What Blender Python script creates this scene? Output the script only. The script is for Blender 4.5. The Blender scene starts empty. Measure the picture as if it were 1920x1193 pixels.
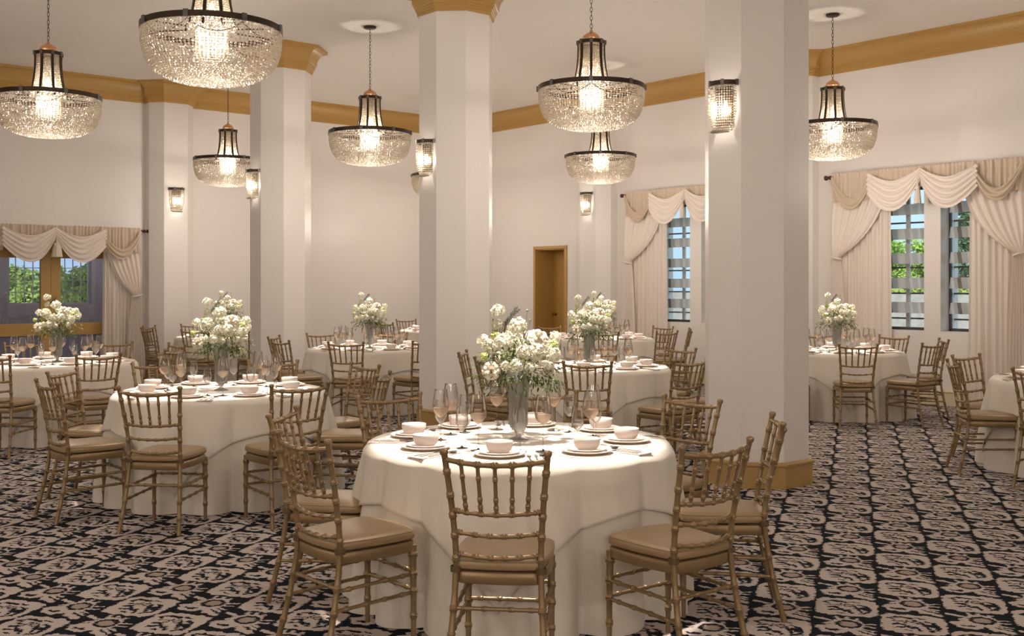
import bpy, math, random
from mathutils import Vector, Matrix
import numpy as np

PI = math.pi
sc = bpy.context.scene
COL = sc.collection
R = random.Random(7)

# ------------------------------------------------------------------ frame of the room
CX, CY = -1.011, 22.04                  # the far corner of the room
BX, BY = 0.641, -0.7675                 # along the window wall, towards the viewer's right
AX, AY = -0.7675, -0.641                # along the other wall, towards the viewer's left
ROT_R = math.atan2(BY, BX)              # objects on the window wall
ROT_L = math.atan2(-AY, -AX)            # objects on the left wall
CEIL = 4.85
CROWN = 4.52
HCAM = 1.565


def W(p, q):
    return (CX + p * BX + q * AX, CY + p * BY + q * AY)


# ------------------------------------------------------------------ node helpers
def new_mat(name):
    m = bpy.data.materials.new(name)
    m.use_nodes = True
    nt = m.node_tree
    nt.nodes.clear()
    out = nt.nodes.new('ShaderNodeOutputMaterial')
    return m, nt, out


def principled(nt, color, rough=.5, metal=0., spec=.5, **kw):
    b = nt.nodes.new('ShaderNodeBsdfPrincipled')
    b.inputs['Base Color'].default_value = (*color, 1)
    b.inputs['Roughness'].default_value = rough
    b.inputs['Metallic'].default_value = metal
    b.inputs['Specular IOR Level'].default_value = spec
    for k, v in kw.items():
        b.inputs[k.replace('_', ' ')].default_value = v
    return b


def plain(name, color, rough=.5, metal=0., spec=.5, vary=0., scale=20., bump=0., stretch=None, **kw):
    """principled with a little procedural colour variation and bump"""
    m, nt, out = new_mat(name)
    b = principled(nt, color, rough, metal, spec, **kw)
    nt.links.new(b.outputs[0], out.inputs[0])
    if vary or bump:
        tc = nt.nodes.new('ShaderNodeTexCoord')
        mp = nt.nodes.new('ShaderNodeMapping')
        if stretch:
            mp.inputs['Scale'].default_value = stretch
        nt.links.new(tc.outputs['Object'], mp.inputs[0])
        n = nt.nodes.new('ShaderNodeTexNoise')
        n.inputs['Scale'].default_value = scale
        n.inputs['Detail'].default_value = 3
        nt.links.new(mp.outputs[0], n.inputs['Vector'])
        if vary:
            r = nt.nodes.new('ShaderNodeMix')
            r.data_type = 'RGBA'
            r.inputs[6].default_value = tuple(max(0, c * (1 - vary)) for c in color) + (1,)
            r.inputs[7].default_value = tuple(min(1, c * (1 + vary)) for c in color) + (1,)
            nt.links.new(n.outputs[0], r.inputs[0])
            nt.links.new(r.outputs[2], b.inputs['Base Color'])
        if bump:
            bp = nt.nodes.new('ShaderNodeBump')
            bp.inputs['Strength'].default_value = bump
            bp.inputs['Distance'].default_value = .002
            nt.links.new(n.outputs[0], bp.inputs['Height'])
            nt.links.new(bp.outputs[0], b.inputs['Normal'])
    return m


def thin_glass(name, tint=(1, 1, 1), gloss=(1, 1, 1), ior=1.45, edge=(.5, .48, .46), rough=.0, base=.03):
    """thin clear sheet: clear face on, mirror-like and darker at the rim"""
    m, nt, out = new_mat(name)
    lw = nt.nodes.new('ShaderNodeLayerWeight')
    lw.inputs[0].default_value = .3
    tr = nt.nodes.new('ShaderNodeBsdfTransparent')
    mix = nt.nodes.new('ShaderNodeMix')
    mix.data_type = 'RGBA'
    mix.inputs[6].default_value = (*tint, 1)
    mix.inputs[7].default_value = (*edge, 1)
    nt.links.new(lw.outputs['Facing'], mix.inputs[0])
    nt.links.new(mix.outputs[2], tr.inputs[0])
    gl = nt.nodes.new('ShaderNodeBsdfGlossy')
    gl.inputs['Color'].default_value = (*gloss, 1)
    gl.inputs['Roughness'].default_value = rough
    ad = nt.nodes.new('ShaderNodeMath')
    ad.operation = 'MULTIPLY_ADD'
    ad.inputs[1].default_value = .8
    ad.inputs[2].default_value = base
    ad.use_clamp = True
    nt.links.new(lw.outputs['Fresnel'], ad.inputs[0])
    ms = nt.nodes.new('ShaderNodeMixShader')
    nt.links.new(ad.outputs[0], ms.inputs[0])
    nt.links.new(tr.outputs[0], ms.inputs[1])
    nt.links.new(gl.outputs[0], ms.inputs[2])
    nt.links.new(ms.outputs[0], out.inputs[0])
    return m


def emit(name, color, strength):
    m, nt, out = new_mat(name)
    e = nt.nodes.new('ShaderNodeEmission')
    e.inputs[0].default_value = (*color, 1)
    e.inputs[1].default_value = strength
    nt.links.new(e.outputs[0], out.inputs[0])
    return m


def crystal(name):
    m, nt, out = new_mat(name)
    tr = nt.nodes.new('ShaderNodeBsdfTransparent')
    tr.inputs[0].default_value = (1, .97, .92, 1)
    gl = nt.nodes.new('ShaderNodeBsdfGlossy')
    gl.inputs[0].default_value = (1, .95, .86, 1)
    gl.inputs[1].default_value = .28
    rf = nt.nodes.new('ShaderNodeBsdfRefraction')
    rf.inputs[0].default_value = (1, .96, .9, 1)
    rf.inputs['Roughness'].default_value = .08
    rf.inputs['IOR'].default_value = 1.5
    tl = nt.nodes.new('ShaderNodeBsdfTranslucent')
    tl.inputs[0].default_value = (.95, .86, .72, 1)
    m1 = nt.nodes.new('ShaderNodeMixShader')
    m1.inputs[0].default_value = .46
    nt.links.new(rf.outputs[0], m1.inputs[1])
    nt.links.new(tl.outputs[0], m1.inputs[2])
    m2 = nt.nodes.new('ShaderNodeMixShader')
    m2.inputs[0].default_value = .42
    nt.links.new(m1.outputs[0], m2.inputs[1])
    nt.links.new(gl.outputs[0], m2.inputs[2])
    m3 = nt.nodes.new('ShaderNodeMixShader')
    m3.inputs[0].default_value = .12
    nt.links.new(m2.outputs[0], m3.inputs[1])
    nt.links.new(tr.outputs[0], m3.inputs[2])
    nt.links.new(m3.outputs[0], out.inputs[0])
    return m


def cloth_mat(name, color, transl=0., rough=.75, scale=900., bump=.05, sheen=.2):
    m, nt, out = new_mat(name)
    b = principled(nt, color, rough, 0, .25)
    b.inputs['Sheen Weight'].default_value = sheen
    tc = nt.nodes.new('ShaderNodeTexCoord')
    n = nt.nodes.new('ShaderNodeTexNoise')
    n.inputs['Scale'].default_value = scale
    nt.links.new(tc.outputs['Object'], n.inputs['Vector'])
    bp = nt.nodes.new('ShaderNodeBump')
    bp.inputs['Strength'].default_value = bump
    bp.inputs['Distance'].default_value = .001
    nt.links.new(n.outputs[0], bp.inputs['Height'])
    nt.links.new(bp.outputs[0], b.inputs['Normal'])
    last = b
    if transl:
        t = nt.nodes.new('ShaderNodeBsdfTranslucent')
        t.inputs[0].default_value = (*color, 1)
        ms = nt.nodes.new('ShaderNodeMixShader')
        ms.inputs[0].default_value = transl
        nt.links.new(b.outputs[0], ms.inputs[1])
        nt.links.new(t.outputs[0], ms.inputs[2])
        last = ms
    nt.links.new(last.outputs[0], out.inputs[0])
    return m


def leaf_mat(name, c1, c2, transl=.3, rough=.5, scale=30.):
    m, nt, out = new_mat(name)
    tc = nt.nodes.new('ShaderNodeTexCoord')
    n = nt.nodes.new('ShaderNodeTexNoise')
    n.inputs['Scale'].default_value = scale
    n.inputs['Detail'].default_value = 2
    nt.links.new(tc.outputs['Object'], n.inputs['Vector'])
    cr = nt.nodes.new('ShaderNodeValToRGB')
    cr.color_ramp.elements[0].position = .35
    cr.color_ramp.elements[1].position = .65
    cr.color_ramp.elements[0].color = (*c1, 1)
    cr.color_ramp.elements[1].color = (*c2, 1)
    nt.links.new(n.outputs[0], cr.inputs[0])
    b = principled(nt, c1, rough, 0, .3)
    nt.links.new(cr.outputs[0], b.inputs['Base Color'])
    t = nt.nodes.new('ShaderNodeBsdfTranslucent')
    nt.links.new(cr.outputs[0], t.inputs[0])
    ms = nt.nodes.new('ShaderNodeMixShader')
    ms.inputs[0].default_value = transl
    nt.links.new(b.outputs[0], ms.inputs[1])
    nt.links.new(t.outputs[0], ms.inputs[2])
    nt.links.new(ms.outputs[0], out.inputs[0])
    return m


# ------------------------------------------------------------------ the woven carpet
def carpet_mat():
    m, nt, out = new_mat('ikat_carpet')
    N, L = nt.nodes, nt.links

    def math_(op, a, b=None, c=None, clamp=False):
        n = N.new('ShaderNodeMath')
        n.operation = op
        n.use_clamp = clamp
        for i, v in enumerate((a, b, c)):
            if v is None:
                continue
            if isinstance(v, (int, float)):
                n.inputs[i].default_value = v
            else:
                L.new(v, n.inputs[i])
        return n.outputs[0]

    def vec(op, a, b=None, s=None):
        n = N.new('ShaderNodeVectorMath')
        n.operation = op
        for i, v in enumerate((a, b)):
            if v is None:
                continue
            if isinstance(v, tuple):
                n.inputs[i].default_value = v
            else:
                L.new(v, n.inputs[i])
        if s is not None:
            if isinstance(s, (int, float)):
                n.inputs['Scale'].default_value = s
            else:
                L.new(s, n.inputs['Scale'])
        return n

    tc = N.new('ShaderNodeTexCoord')
    pos = tc.outputs['Object']
    # streaky ikat jitter along the weave
    nz = N.new('ShaderNodeTexNoise')
    nz.inputs['Scale'].default_value = 1.0
    nz.inputs['Detail'].default_value = 2
    mp = N.new('ShaderNodeMapping')
    mp.inputs['Rotation'].default_value = (0, 0, math.radians(17.1))
    mp.inputs['Scale'].default_value = (30, 110, 1)
    L.new(pos, mp.inputs[0])
    L.new(mp.outputs[0], nz.inputs['Vector'])
    jit = math_('SUBTRACT', nz.outputs[0], .5)
    nz2 = N.new('ShaderNodeTexNoise')
    nz2.inputs['Scale'].default_value = 38
    nz2.inputs['Detail'].default_value = 1
    L.new(pos, nz2.inputs['Vector'])
    jit2 = math_('SUBTRACT', nz2.outputs[0], .5)
    CA, SA = .954, .3004
    PU, PV, SH = .297, .61, -.185
    U0 = 1.849 * CA - 5.03 * SA
    V0 = 1.849 * SA + 5.03 * CA
    u = math_('MULTIPLY_ADD', vec('DOT_PRODUCT', pos, (CA / PU, -SA / PU, 0)).outputs['Value'], 1, -U0 / PU + .5)
    k = math_('FLOOR', u)
    a = math_('SUBTRACT', math_('SUBTRACT', u, k), .5)
    v = math_('MULTIPLY_ADD', vec('DOT_PRODUCT', pos, (SA / PV, CA / PV, 0)).outputs['Value'], 1, -V0 / PV + .25)
    v = math_('MULTIPLY_ADD', k, -SH / PV, v)
    fv = math_('FRACT', v)
    is_f = math_('GREATER_THAN', fv, .5)
    b = math_('MULTIPLY_ADD', fv, 2, -.5)
    b = math_('SUBTRACT', b, is_f)
    # local coordinates, jittered
    a = math_('MULTIPLY_ADD', jit, .19, a)
    b = math_('MULTIPLY_ADD', jit2, .12, b)
    cv = N.new('ShaderNodeCombineXYZ')
    L.new(a, cv.inputs[0])
    L.new(b, cv.inputs[1])
    p = cv.outputs[0]

    def seg_field(segs):
        run = None
        for (x0, y0, x1, y1, w) in segs:
            ba = (x1 - x0, y1 - y0)
            q = ba[0] ** 2 + ba[1] ** 2 + 1e-6
            pa = vec('SUBTRACT', p, (x0, y0, 0)).outputs[0]
            h = math_('MULTIPLY', vec('DOT_PRODUCT', pa, (ba[0] / q, ba[1] / q, 0)).outputs['Value'], 1, clamp=True)
            c = vec('SCALE', (ba[0], ba[1], 0), s=h).outputs[0]
            d = math_('SUBTRACT', vec('DISTANCE', pa, c).outputs['Value'], w * 1.22)
            run = d if run is None else math_('MINIMUM', run, d)
        return run

    # the medallion
    med_dark = [(-.36, .24, -.23, .33, .022), (-.2, .32, -.03, .29, .032), (-.36, .24, -.28, .17, .02),
                (-.30, .08, -.15, .11, .018), (-.28, -.06, -.17, -.02, .03), (-.17, -.02, -.13, -.1, .025),
                (-.04, .10, .01, .18, .016), (.01, .18, .11, .12, .018), (.11, .12, .05, .02, .016), (.05, .02, -.04, .10, .016),
                (.11, .09, .17, -.07, .028), (.17, -.07, .22, -.22, .022),
                (.18, .17, .28, .11, .022), (.28, .11, .34, -.08, .034), (.34, -.08, .33, -.22, .028), (.33, -.22, .22, -.31, .024),
                (.24, -.02, .28, -.05, .05), (-.09, -.13, -.03, -.22, .026), (-.03, -.22, .02, -.16, .022), (.02, -.16, .08, -.31, .026),
                (-.26, -.22, -.12, -.17, .022), (.05, .33, .16, .30, .018), (-.12, .03, -.08, .2, .014), (-.14, -.32, -.05, -.35, .018)]
    med_dark = [(x0 * 1.02, y0 * .98, x1 * 1.02, y1 * .98, w * 1.05) for x0, y0, x1, y1, w in med_dark]
    md = seg_field(med_dark)
    sa_ = math_('MULTIPLY_ADD', math_('SINE', math_('MULTIPLY', b, 26)), .012, a)
    sb_ = math_('MULTIPLY_ADD', math_('SINE', math_('MULTIPLY', a, 22)), .018, b)
    ax = math_('POWER', math_('ABSOLUTE', math_('DIVIDE', sa_, .485)), 5)
    bx = math_('POWER', math_('ABSOLUTE', math_('DIVIDE', sb_, .475)), 5)
    body = math_('LESS_THAN', math_('ADD', ax, bx), 1.0)
    med = math_('MULTIPLY', body, math_('GREATER_THAN', md, 0))
    med_tan = math_('LESS_THAN', vec('DISTANCE', p, (.035, .10, 0)).outputs['Value'], .055)
    # the spiky flower
    fl_cream = [(-.25, .24, -.47, .33, .035), (-.2, -.02, -.38, -.14, .06), (-.38, -.14, -.33, -.3, .035), (-.33, -.3, -.14, -.34, .04),
                (0, -.2, -.09, -.33, .045), (.18, .12, .42, .19, .022), (.18, .02, .42, .04, .022), (.18, -.07, .40, -.16, .022), (.18, -.14, .40, -.28, .024),
                (.16, -.3, .40, -.43, .05), (.08, -.15, .17, -.35, .05), (-.09, .2, -.15, .44, .025), (.01, .3, .0, .45, .024),
                (.13, .2, .17, .40, .026), (-.2, .16, -.3, .06, .03), (-.12, -.1, -.24, -.16, .04)]
    fc = math_('LESS_THAN', seg_field(fl_cream), 0)
    e1 = vec('MULTIPLY', vec('SUBTRACT', p, (.02, .07, 0)).outputs[0], (1 / .25, 1 / .31, 0)).outputs[0]
    fb = math_('LESS_THAN', vec('LENGTH', e1).outputs['Value'], 1)
    fcream = math_('MAXIMUM', fc, fb)
    e2 = vec('MULTIPLY', vec('SUBTRACT', p, (.03, .1, 0)).outputs[0], (1 / .165, 1 / .16, 0)).outputs[0]
    rr = vec('LENGTH', e2).outputs['Value']
    tan_f = math_('LESS_THAN', rr, .8)
    ring = math_('LESS_THAN', math_('ABSOLUTE', math_('SUBTRACT', rr, 1.0)), .24)
    fcream = math_('MULTIPLY', fcream, math_('SUBTRACT', 1, ring))
    # combine
    notf = math_('SUBTRACT', 1, is_f)
    cream = math_('ADD', math_('MULTIPLY', notf, med), math_('MULTIPLY', is_f, fcream))
    tan = math_('ADD', math_('MULTIPLY', notf, med_tan), math_('MULTIPLY', is_f, tan_f))

    def mixc(f, c1, c2):
        n = N.new('ShaderNodeMix')
        n.data_type = 'RGBA'
        L.new(f, n.inputs[0])
        for i, c in ((6, c1), (7, c2)):
            if isinstance(c, tuple):
                n.inputs[i].default_value = (*c, 1)
            else:
                L.new(c, n.inputs[i])
        return n.outputs[2]
    col = mixc(cream, (.009, .012, .017), (.56, .49, .45))
    col = mixc(tan, col, (.40, .315, .27))
    bs = principled(nt, (.5, .5, .5), .95, 0, .1)
    L.new(col, bs.inputs['Base Color'])
    nf = N.new('ShaderNodeTexNoise')
    nf.inputs['Scale'].default_value = 600
    L.new(pos, nf.inputs['Vector'])
    bp = N.new('ShaderNodeBump')
    bp.inputs['Strength'].default_value = .25
    bp.inputs['Distance'].default_value = .003
    L.new(nf.outputs[0], bp.inputs['Height'])
    L.new(bp.outputs[0], bs.inputs['Normal'])
    L.new(bs.outputs[0], out.inputs[0])
    return m


M = {}
M['wall'] = plain('wall_paint', (.82, .785, .755), .34, 0, .45, vary=.015, scale=3)
M['ceiling'] = plain('ceiling_paint', (.80, .76, .71), .7, 0, .3, vary=.015, scale=3)
M['mustard'] = plain('mustard_paint', (.47, .285, .085), .38, 0, .5, vary=.015, scale=3)
M['plinth'] = plain('bright_mustard_paint', (.43, .28, .10), .38, 0, .5, vary=.02, scale=6)
M['pale_base'] = plain('pale_baseboard_paint', (.72, .64, .42), .4, 0, .5, vary=.03, scale=6)
M['carpet'] = carpet_mat()
M['gold'] = plain('antique_gold_paint', (.285, .195, .10), .36, .42, .5, vary=.12, scale=45)
M['gold_dark'] = plain('gold_strap_leather', (.13, .08, .04), .5, .1, .4, vary=.1, scale=60)
M['cushion'] = plain('gold_vinyl', (.335, .235, .125), .38, .08, .5, vary=.05, scale=25, bump=.1)
M['linen'] = cloth_mat('ivory_linen', (.77, .72, .64), 0, .62, 700, .05, .1)
M['linen_top'] = cloth_mat('ivory_overlay_linen', (.80, .75, .67), 0, .5, 700, .05, .1)
M['napkin'] = cloth_mat('napkin_linen', (.66, .58, .53), 0, .8, 900, .08)
M['porcelain'] = plain('blush_porcelain', (.84, .75, .70), .3, 0, .5, vary=.01, scale=8)
M['placemat'] = plain('woven_placemat', (.74, .64, .53), .8, 0, .2, vary=.12, scale=300)
M['steel'] = plain('brushed_steel', (.27, .24, .21), .25, .95, .5, vary=.05, scale=40)
M['glass'] = thin_glass('wine_glass_clear', (.975, .97, .965), edge=(.40, .38, .35), base=.035)
M['foot'] = plain('dark_reflection_foot', (.05, .042, .03), .12, .2, .6, vary=.1, scale=30)  # dark reflections of a clear glass foot put into its colour


def drink(name, tint, body, k):
    m, nt, out = new_mat(name)
    tr = nt.nodes.new('ShaderNodeBsdfTransparent')
    tr.inputs[0].default_value = (*tint, 1)
    b = principled(nt, body, .05, 0, .6)
    t = nt.nodes.new('ShaderNodeBsdfTranslucent')
    t.inputs[0].default_value = (*body, 1)
    m1 = nt.nodes.new('ShaderNodeMixShader')
    m1.inputs[0].default_value = .6
    nt.links.new(b.outputs[0], m1.inputs[1])
    nt.links.new(t.outputs[0], m1.inputs[2])
    ms = nt.nodes.new('ShaderNodeMixShader')
    ms.inputs[0].default_value = k
    nt.links.new(tr.outputs[0], ms.inputs[1])
    nt.links.new(m1.outputs[0], ms.inputs[2])
    nt.links.new(ms.outputs[0], out.inputs[0])
    return m


M['wine'] = drink('pale_rose_wine', (.94, .86, .77), (.78, .66, .55), .36)
M['water'] = drink('still_water', (.95, .94, .92), (.85, .82, .78), .22)
M['pane'] = thin_glass('window_pane', (.95, .96, .96), edge=(.85, .86, .86), base=.02)
M['pane_dark'] = thin_glass('tinted_glass_panel', (.86, .86, .90), edge=(.6, .6, .65), base=.025)
M['bronze'] = plain('dark_bronze', (.055, .038, .026), .35, .7, .5, vary=.15, scale=40)
M['stud'] = plain('grey_bronze_stud', (.16, .145, .135), .35, .6, .5, vary=.1, scale=40)
M['copper'] = plain('copper_dome', (.80, .45, .24), .22, .9, .5, vary=.1, scale=30)
M['crystal'] = crystal('cut_crystal')
M['bulb'] = emit('warm_bulb', (1.0, .76, .50), 9)
M['bulb_s'] = emit('warm_small_bulb', (1.0, .78, .52), 9)
M['drape'] = cloth_mat('drape_fabric', (.89, .81, .74), .15, .7, 400, .05, .3)
M['swag'] = cloth_mat('swag_satin', (.88, .805, .74), .08, .5, 400, .04, .3)
M['header'] = cloth_mat('valance_taffeta', (.68, .565, .44), .08, .5, 60, .15, .3)
M['tassel'] = cloth_mat('tassel_yarn', (.72, .66, .58), 0, .8, 500, .2)
M['rod'] = plain('dark_cherry_wood', (.075, .018, .012), .3, 0, .5, vary=.2, scale=30)
M['petal'] = leaf_mat('hydrangea_petal', (.62, .61, .45), (.83, .80, .70), .25, .6, 45)
M['petal_g'] = leaf_mat('green_hydrangea_petal', (.36, .42, .12), (.55, .57, .24), .25, .6, 40)
M['rose'] = leaf_mat('rose_petal', (.66, .60, .48), (.78, .72, .60), .25, .55, 20)
M['leaf'] = leaf_mat('bouquet_leaf', (.03, .05, .014), (.14, .18, .055), .2, .5, 60)
M['leaf_dark'] = leaf_mat('dark_frond', (.012, .018, .012), (.03, .045, .025), .1, .5, 60)
M['stem'] = plain('flower_stem', (.20, .25, .13), .5, vary=.2, scale=30)
M['stripe'] = None
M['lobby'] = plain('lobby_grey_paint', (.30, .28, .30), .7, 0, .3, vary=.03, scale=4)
M['kick'] = plain('blue_grey_panel', (.15, .16, .25), .4, 0, .5, vary=.05, scale=6)
M['frame_w'] = plain('white_window_frame', (.80, .78, .75), .4, 0, .5, vary=.02, scale=10)
M['frame_g'] = plain('grey_window_frame', (.36, .36, .38), .45, .2, .5, vary=.08, scale=20)
M['frame_d'] = plain('dark_window_bar', (.075, .07, .068), .45, .2, .5, vary=.08, scale=20)
M['tree'] = leaf_mat('tree_leaf', (.13, .24, .04), (.40, .55, .12), .3, .6, 2.5)
M['tree_d'] = leaf_mat('conifer_needles', (.06, .12, .07), (.16, .26, .13), .25, .6, 1.5)
M['tree_y'] = leaf_mat('pale_hedge_leaf', (.22, .30, .06), (.45, .50, .14), .3, .6, 2)
M['bark'] = plain('bark', (.12, .09, .07), .9, vary=.3, scale=12, bump=.5)
M['stone'] = plain('garden_stone', (.36, .34, .34), .9, vary=.3, scale=9, bump=.5)
M['lawn'] = plain('lawn_grass', (.12, .20, .05), .95, vary=.3, scale=4)
M['handle'] = plain('brass_handle', (.45, .25, .08), .25, .9, .5, vary=.1, scale=20)


def stripe_mat():  # curtain reflections in the tilted slats, painted as colour stripes
    m, nt, out = new_mat('reflection_stripe_glass')
    N, L = nt.nodes, nt.links
    tc = N.new('ShaderNodeTexCoord')
    sep = N.new('ShaderNodeSeparateXYZ')
    L.new(tc.outputs['Object'], sep.inputs[0])
    ad = N.new('ShaderNodeMath')
    ad.operation = 'MULTIPLY_ADD'
    ad.inputs[1].default_value = .28
    L.new(sep.outputs[2], ad.inputs[0])
    L.new(sep.outputs[0], ad.inputs[2])
    mu = N.new('ShaderNodeMath')
    mu.operation = 'MULTIPLY_ADD'
    mu.inputs[1].default_value = 1.9
    mu.inputs[2].default_value = 10.1
    L.new(ad.outputs[0], mu.inputs[0])
    fr = N.new('ShaderNodeMath')
    fr.operation = 'FRACT'
    L.new(mu.outputs[0], fr.inputs[0])
    cr = N.new('ShaderNodeValToRGB')
    cr.color_ramp.interpolation = 'CONSTANT'
    els = [(0, (.96, .92, .88)), (.10, (.80, .77, .75)), (.24, (.96, .94, .92)), (.31, (.84, .81, .80)), (.46, (.97, .96, .95)),
           (.54, (.80, .77, .75)), (.64, (.46, .40, .35)), (.74, (.82, .79, .77)), (.9, (.97, .94, .90))]
    cr.color_ramp.elements[0].color = (*els[0][1], 1)
    cr.color_ramp.elements[1].position = els[1][0]
    cr.color_ramp.elements[1].color = (*els[1][1], 1)
    for pos, c in els[2:]:
        e = cr.color_ramp.elements.new(pos)
        e.color = (*c, 1)
    L.new(fr.outputs[0], cr.inputs[0])
    b = principled(nt, (.6, .6, .6), .25, 0, .6)
    L.new(cr.outputs[0], b.inputs['Base Color'])
    t = N.new('ShaderNodeBsdfTranslucent')
    L.new(cr.outputs[0], t.inputs[0])
    ms = N.new('ShaderNodeMixShader')
    ms.inputs[0].default_value = .72
    L.new(b.outputs[0], ms.inputs[1])
    L.new(t.outputs[0], ms.inputs[2])
    L.new(ms.outputs[0], out.inputs[0])
    return m


M['stripe'] = stripe_mat()


# ------------------------------------------------------------------ mesh builder
class MB:
    def __init__(s):
        s.v, s.f = [], []

    def add(s, verts, faces):
        o = len(s.v)
        s.v.extend([tuple(x) for x in verts])
        s.f.extend([tuple(i + o for i in f) for f in faces])
        return s

    def box(s, c, d, rz=0.):
        x, y, z = (i / 2 for i in d)
        ca, sa = math.cos(rz), math.sin(rz)
        vs = []
        for sx, sy, sz in ((-1, -1, -1), (1, -1, -1), (1, 1, -1), (-1, 1, -1), (-1, -1, 1), (1, -1, 1), (1, 1, 1), (-1, 1, 1)):
            px, py = sx * x, sy * y
            vs.append((c[0] + px * ca - py * sa, c[1] + px * sa + py * ca, c[2] + sz * z))
        return s.add(vs, [(0, 3, 2, 1), (4, 5, 6, 7), (0, 1, 5, 4), (1, 2, 6, 5), (2, 3, 7, 6), (3, 0, 4, 7)])

    def tube(s, pts, rad, n=8, cap=True):
        pts = [Vector(p) for p in pts]
        if isinstance(rad, (int, float)):
            rad = [rad] * len(pts)
        vs, fs = [], []
        up = Vector((0, 0, 1))
        prev = None
        for i, p in enumerate(pts):
            t = (pts[min(i + 1, len(pts) - 1)] - pts[max(i - 1, 0)])
            t = t.normalized() if t.length > 1e-9 else Vector((0, 0, 1))
            if prev is None:
                ref = up if abs(t.dot(up)) < .9 else Vector((1, 0, 0))
                a = t.cross(ref).normalized()
            else:
                a = (prev - t * prev.dot(t))
                a = a.normalized() if a.length > 1e-6 else t.orthogonal().normalized()
            prev = a
            b = t.cross(a)
            for j in range(n):
                th = 2 * PI * j / n
                vs.append(p + (a * math.cos(th) + b * math.sin(th)) * rad[i])
        for i in range(len(pts) - 1):
            for j in range(n):
                k = (j + 1) % n
                fs.append((i * n + j, i * n + k, (i + 1) * n + k, (i + 1) * n + j))
        if cap:
            fs.append(tuple(range(n))[::-1])
            fs.append(tuple((len(pts) - 1) * n + j for j in range(n)))
        return s.add(vs, fs)

    def lathe(s, prof, n=24, c=(0, 0, 0), flute=None):
        """prof: (r, z) list; closed at the axis where r == 0"""
        vs, fs, rows = [], [], []
        for r, z in prof:
            if r < 1e-6:
                rows.append([len(vs)])
                vs.append((c[0], c[1], c[2] + z))
            else:
                row = []
                for j in range(n):
                    th = 2 * PI * j / n
                    rr = r * (1 + (flute(th, z) if flute else 0))
                    row.append(len(vs))
                    vs.append((c[0] + rr * math.cos(th), c[1] + rr * math.sin(th), c[2] + z))
                rows.append(row)
        for a, b in zip(rows[:-1], rows[1:]):
            for j in range(n):
                k = (j + 1) % n
                if len(a) == 1 and len(b) == 1:
                    continue
                if len(a) == 1:
                    fs.append((a[0], b[k], b[j]))
                elif len(b) == 1:
                    fs.append((a[j], a[k], b[0]))
                else:
                    fs.append((a[j], a[k], b[k], b[j]))
        return s.add(vs, fs)

    def grid(s, fn, nu, nv, close_u=False):
        vs = [fn(i / (nu if close_u else nu - 1), j / (nv - 1)) for j in range(nv) for i in range(nu)]
        fs = []
        for j in range(nv - 1):
            for i in range(nu if close_u else nu - 1):
                k = (i + 1) % nu
                fs.append((j * nu + i, j * nu + k, (j + 1) * nu + k, (j + 1) * nu + i))
        return s.add(vs, fs)

    def mesh(s, name, mat, smooth=True, angle=None):
        me = bpy.data.meshes.new(name)
        me.from_pydata(s.v, [], s.f)
        if smooth:
            me.polygons.foreach_set('use_smooth', [True] * len(me.polygons))
            if angle is not None:
                me.set_sharp_from_angle(angle=math.radians(angle))
        me.materials.append(mat)
        me.update()
        return me

    def build(s, name, mat, parent=None, smooth=True, angle=40, **kw):
        o = bpy.data.objects.new(name, s.mesh(name, mat, smooth, angle))
        COL.objects.link(o)
        if parent is not None:
            o.parent = parent
        return tag(o, **kw)


def tag(o, label=None, cat=None, group=None, kind=None):
    if label:
        o['label'] = label
    if cat:
        o['category'] = cat
    if group:
        o['group'] = group
    if kind:
        o['kind'] = kind
    return o


def thing(name, label, cat, loc=(0, 0, 0), rz=0, group=None, kind=None):
    o = bpy.data.objects.new(name, None)
    o.empty_display_size = .1
    COL.objects.link(o)
    o.location = loc
    o.rotation_euler = (0, 0, rz)
    return tag(o, label, cat, group, kind)


KIDS = {}


def kids_of(o):
    k = KIDS.get(o.name)
    if k is None:
        k = KIDS[o.name] = [c for c in bpy.data.objects if c.parent == o]
    return k


def dup(o, loc=None, rz=None, label=None, group=None, parent=None):
    c = o.copy()
    COL.objects.link(c)
    if parent is not None:
        c.parent = parent
    for ch in kids_of(o):
        dup(ch, parent=c)
    if loc is not None:
        c.location = loc
    if rz is not None:
        c.rotation_euler = (0, 0, rz)
    return tag(c, label, None, group)


class Kind:
    """first call hands out the prototype itself, later calls copies of it"""
    def __init__(s, proto):
        s.o, s.used = proto, False

    def put(s, loc, rz, label, group=None):
        if s.used:
            return dup(s.o, loc, rz, label, group)
        s.used = True
        kids_of(s.o)
        for ch in kids_of(s.o):
            kids_of(ch)
        s.o.location = loc
        s.o.rotation_euler = (0, 0, rz)
        return tag(s.o, label, None, group)


# ------------------------------------------------------------------ plan sweeps (cornice, baseboard)
def offset_path(path, o, closed):
    n = len(path)
    res = []
    for i in range(n):
        p = Vector(path[i])
        a = Vector(path[i - 1]) if (i > 0 or closed) else None
        b = Vector(path[(i + 1) % n]) if (i < n - 1 or closed) else None
        ns = []
        for q0, q1 in ((a, p), (p, b)):
            if q0 is None or q1 is None:
                continue
            d = (q1 - q0).normalized()
            ns.append(Vector((-d.y, d.x)))
        if len(ns) == 1:
            res.append(p + ns[0] * o)
        else:
            m = (ns[0] + ns[1])
            m = m / max(1e-6, m.dot(ns[0])) if m.length > 1e-6 else ns[0]
            res.append(p + m * o)
    return res


def sweep(mb, path, prof, closed=False):
    """extrude a (offset, z) profile along a plan path, offset to the left of the direction of travel"""
    rows = [[(v.x, v.y, z) for v in offset_path(path, o, closed)] for o, z in prof]
    n = len(path)
    for r0, r1 in zip(rows[:-1], rows[1:]):
        for i in range(n if closed else n - 1):
            k = (i + 1) % n
            mb.add([r0[i], r0[k], r1[k], r1[i]], [(0, 1, 2, 3)])
    return mb


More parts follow.
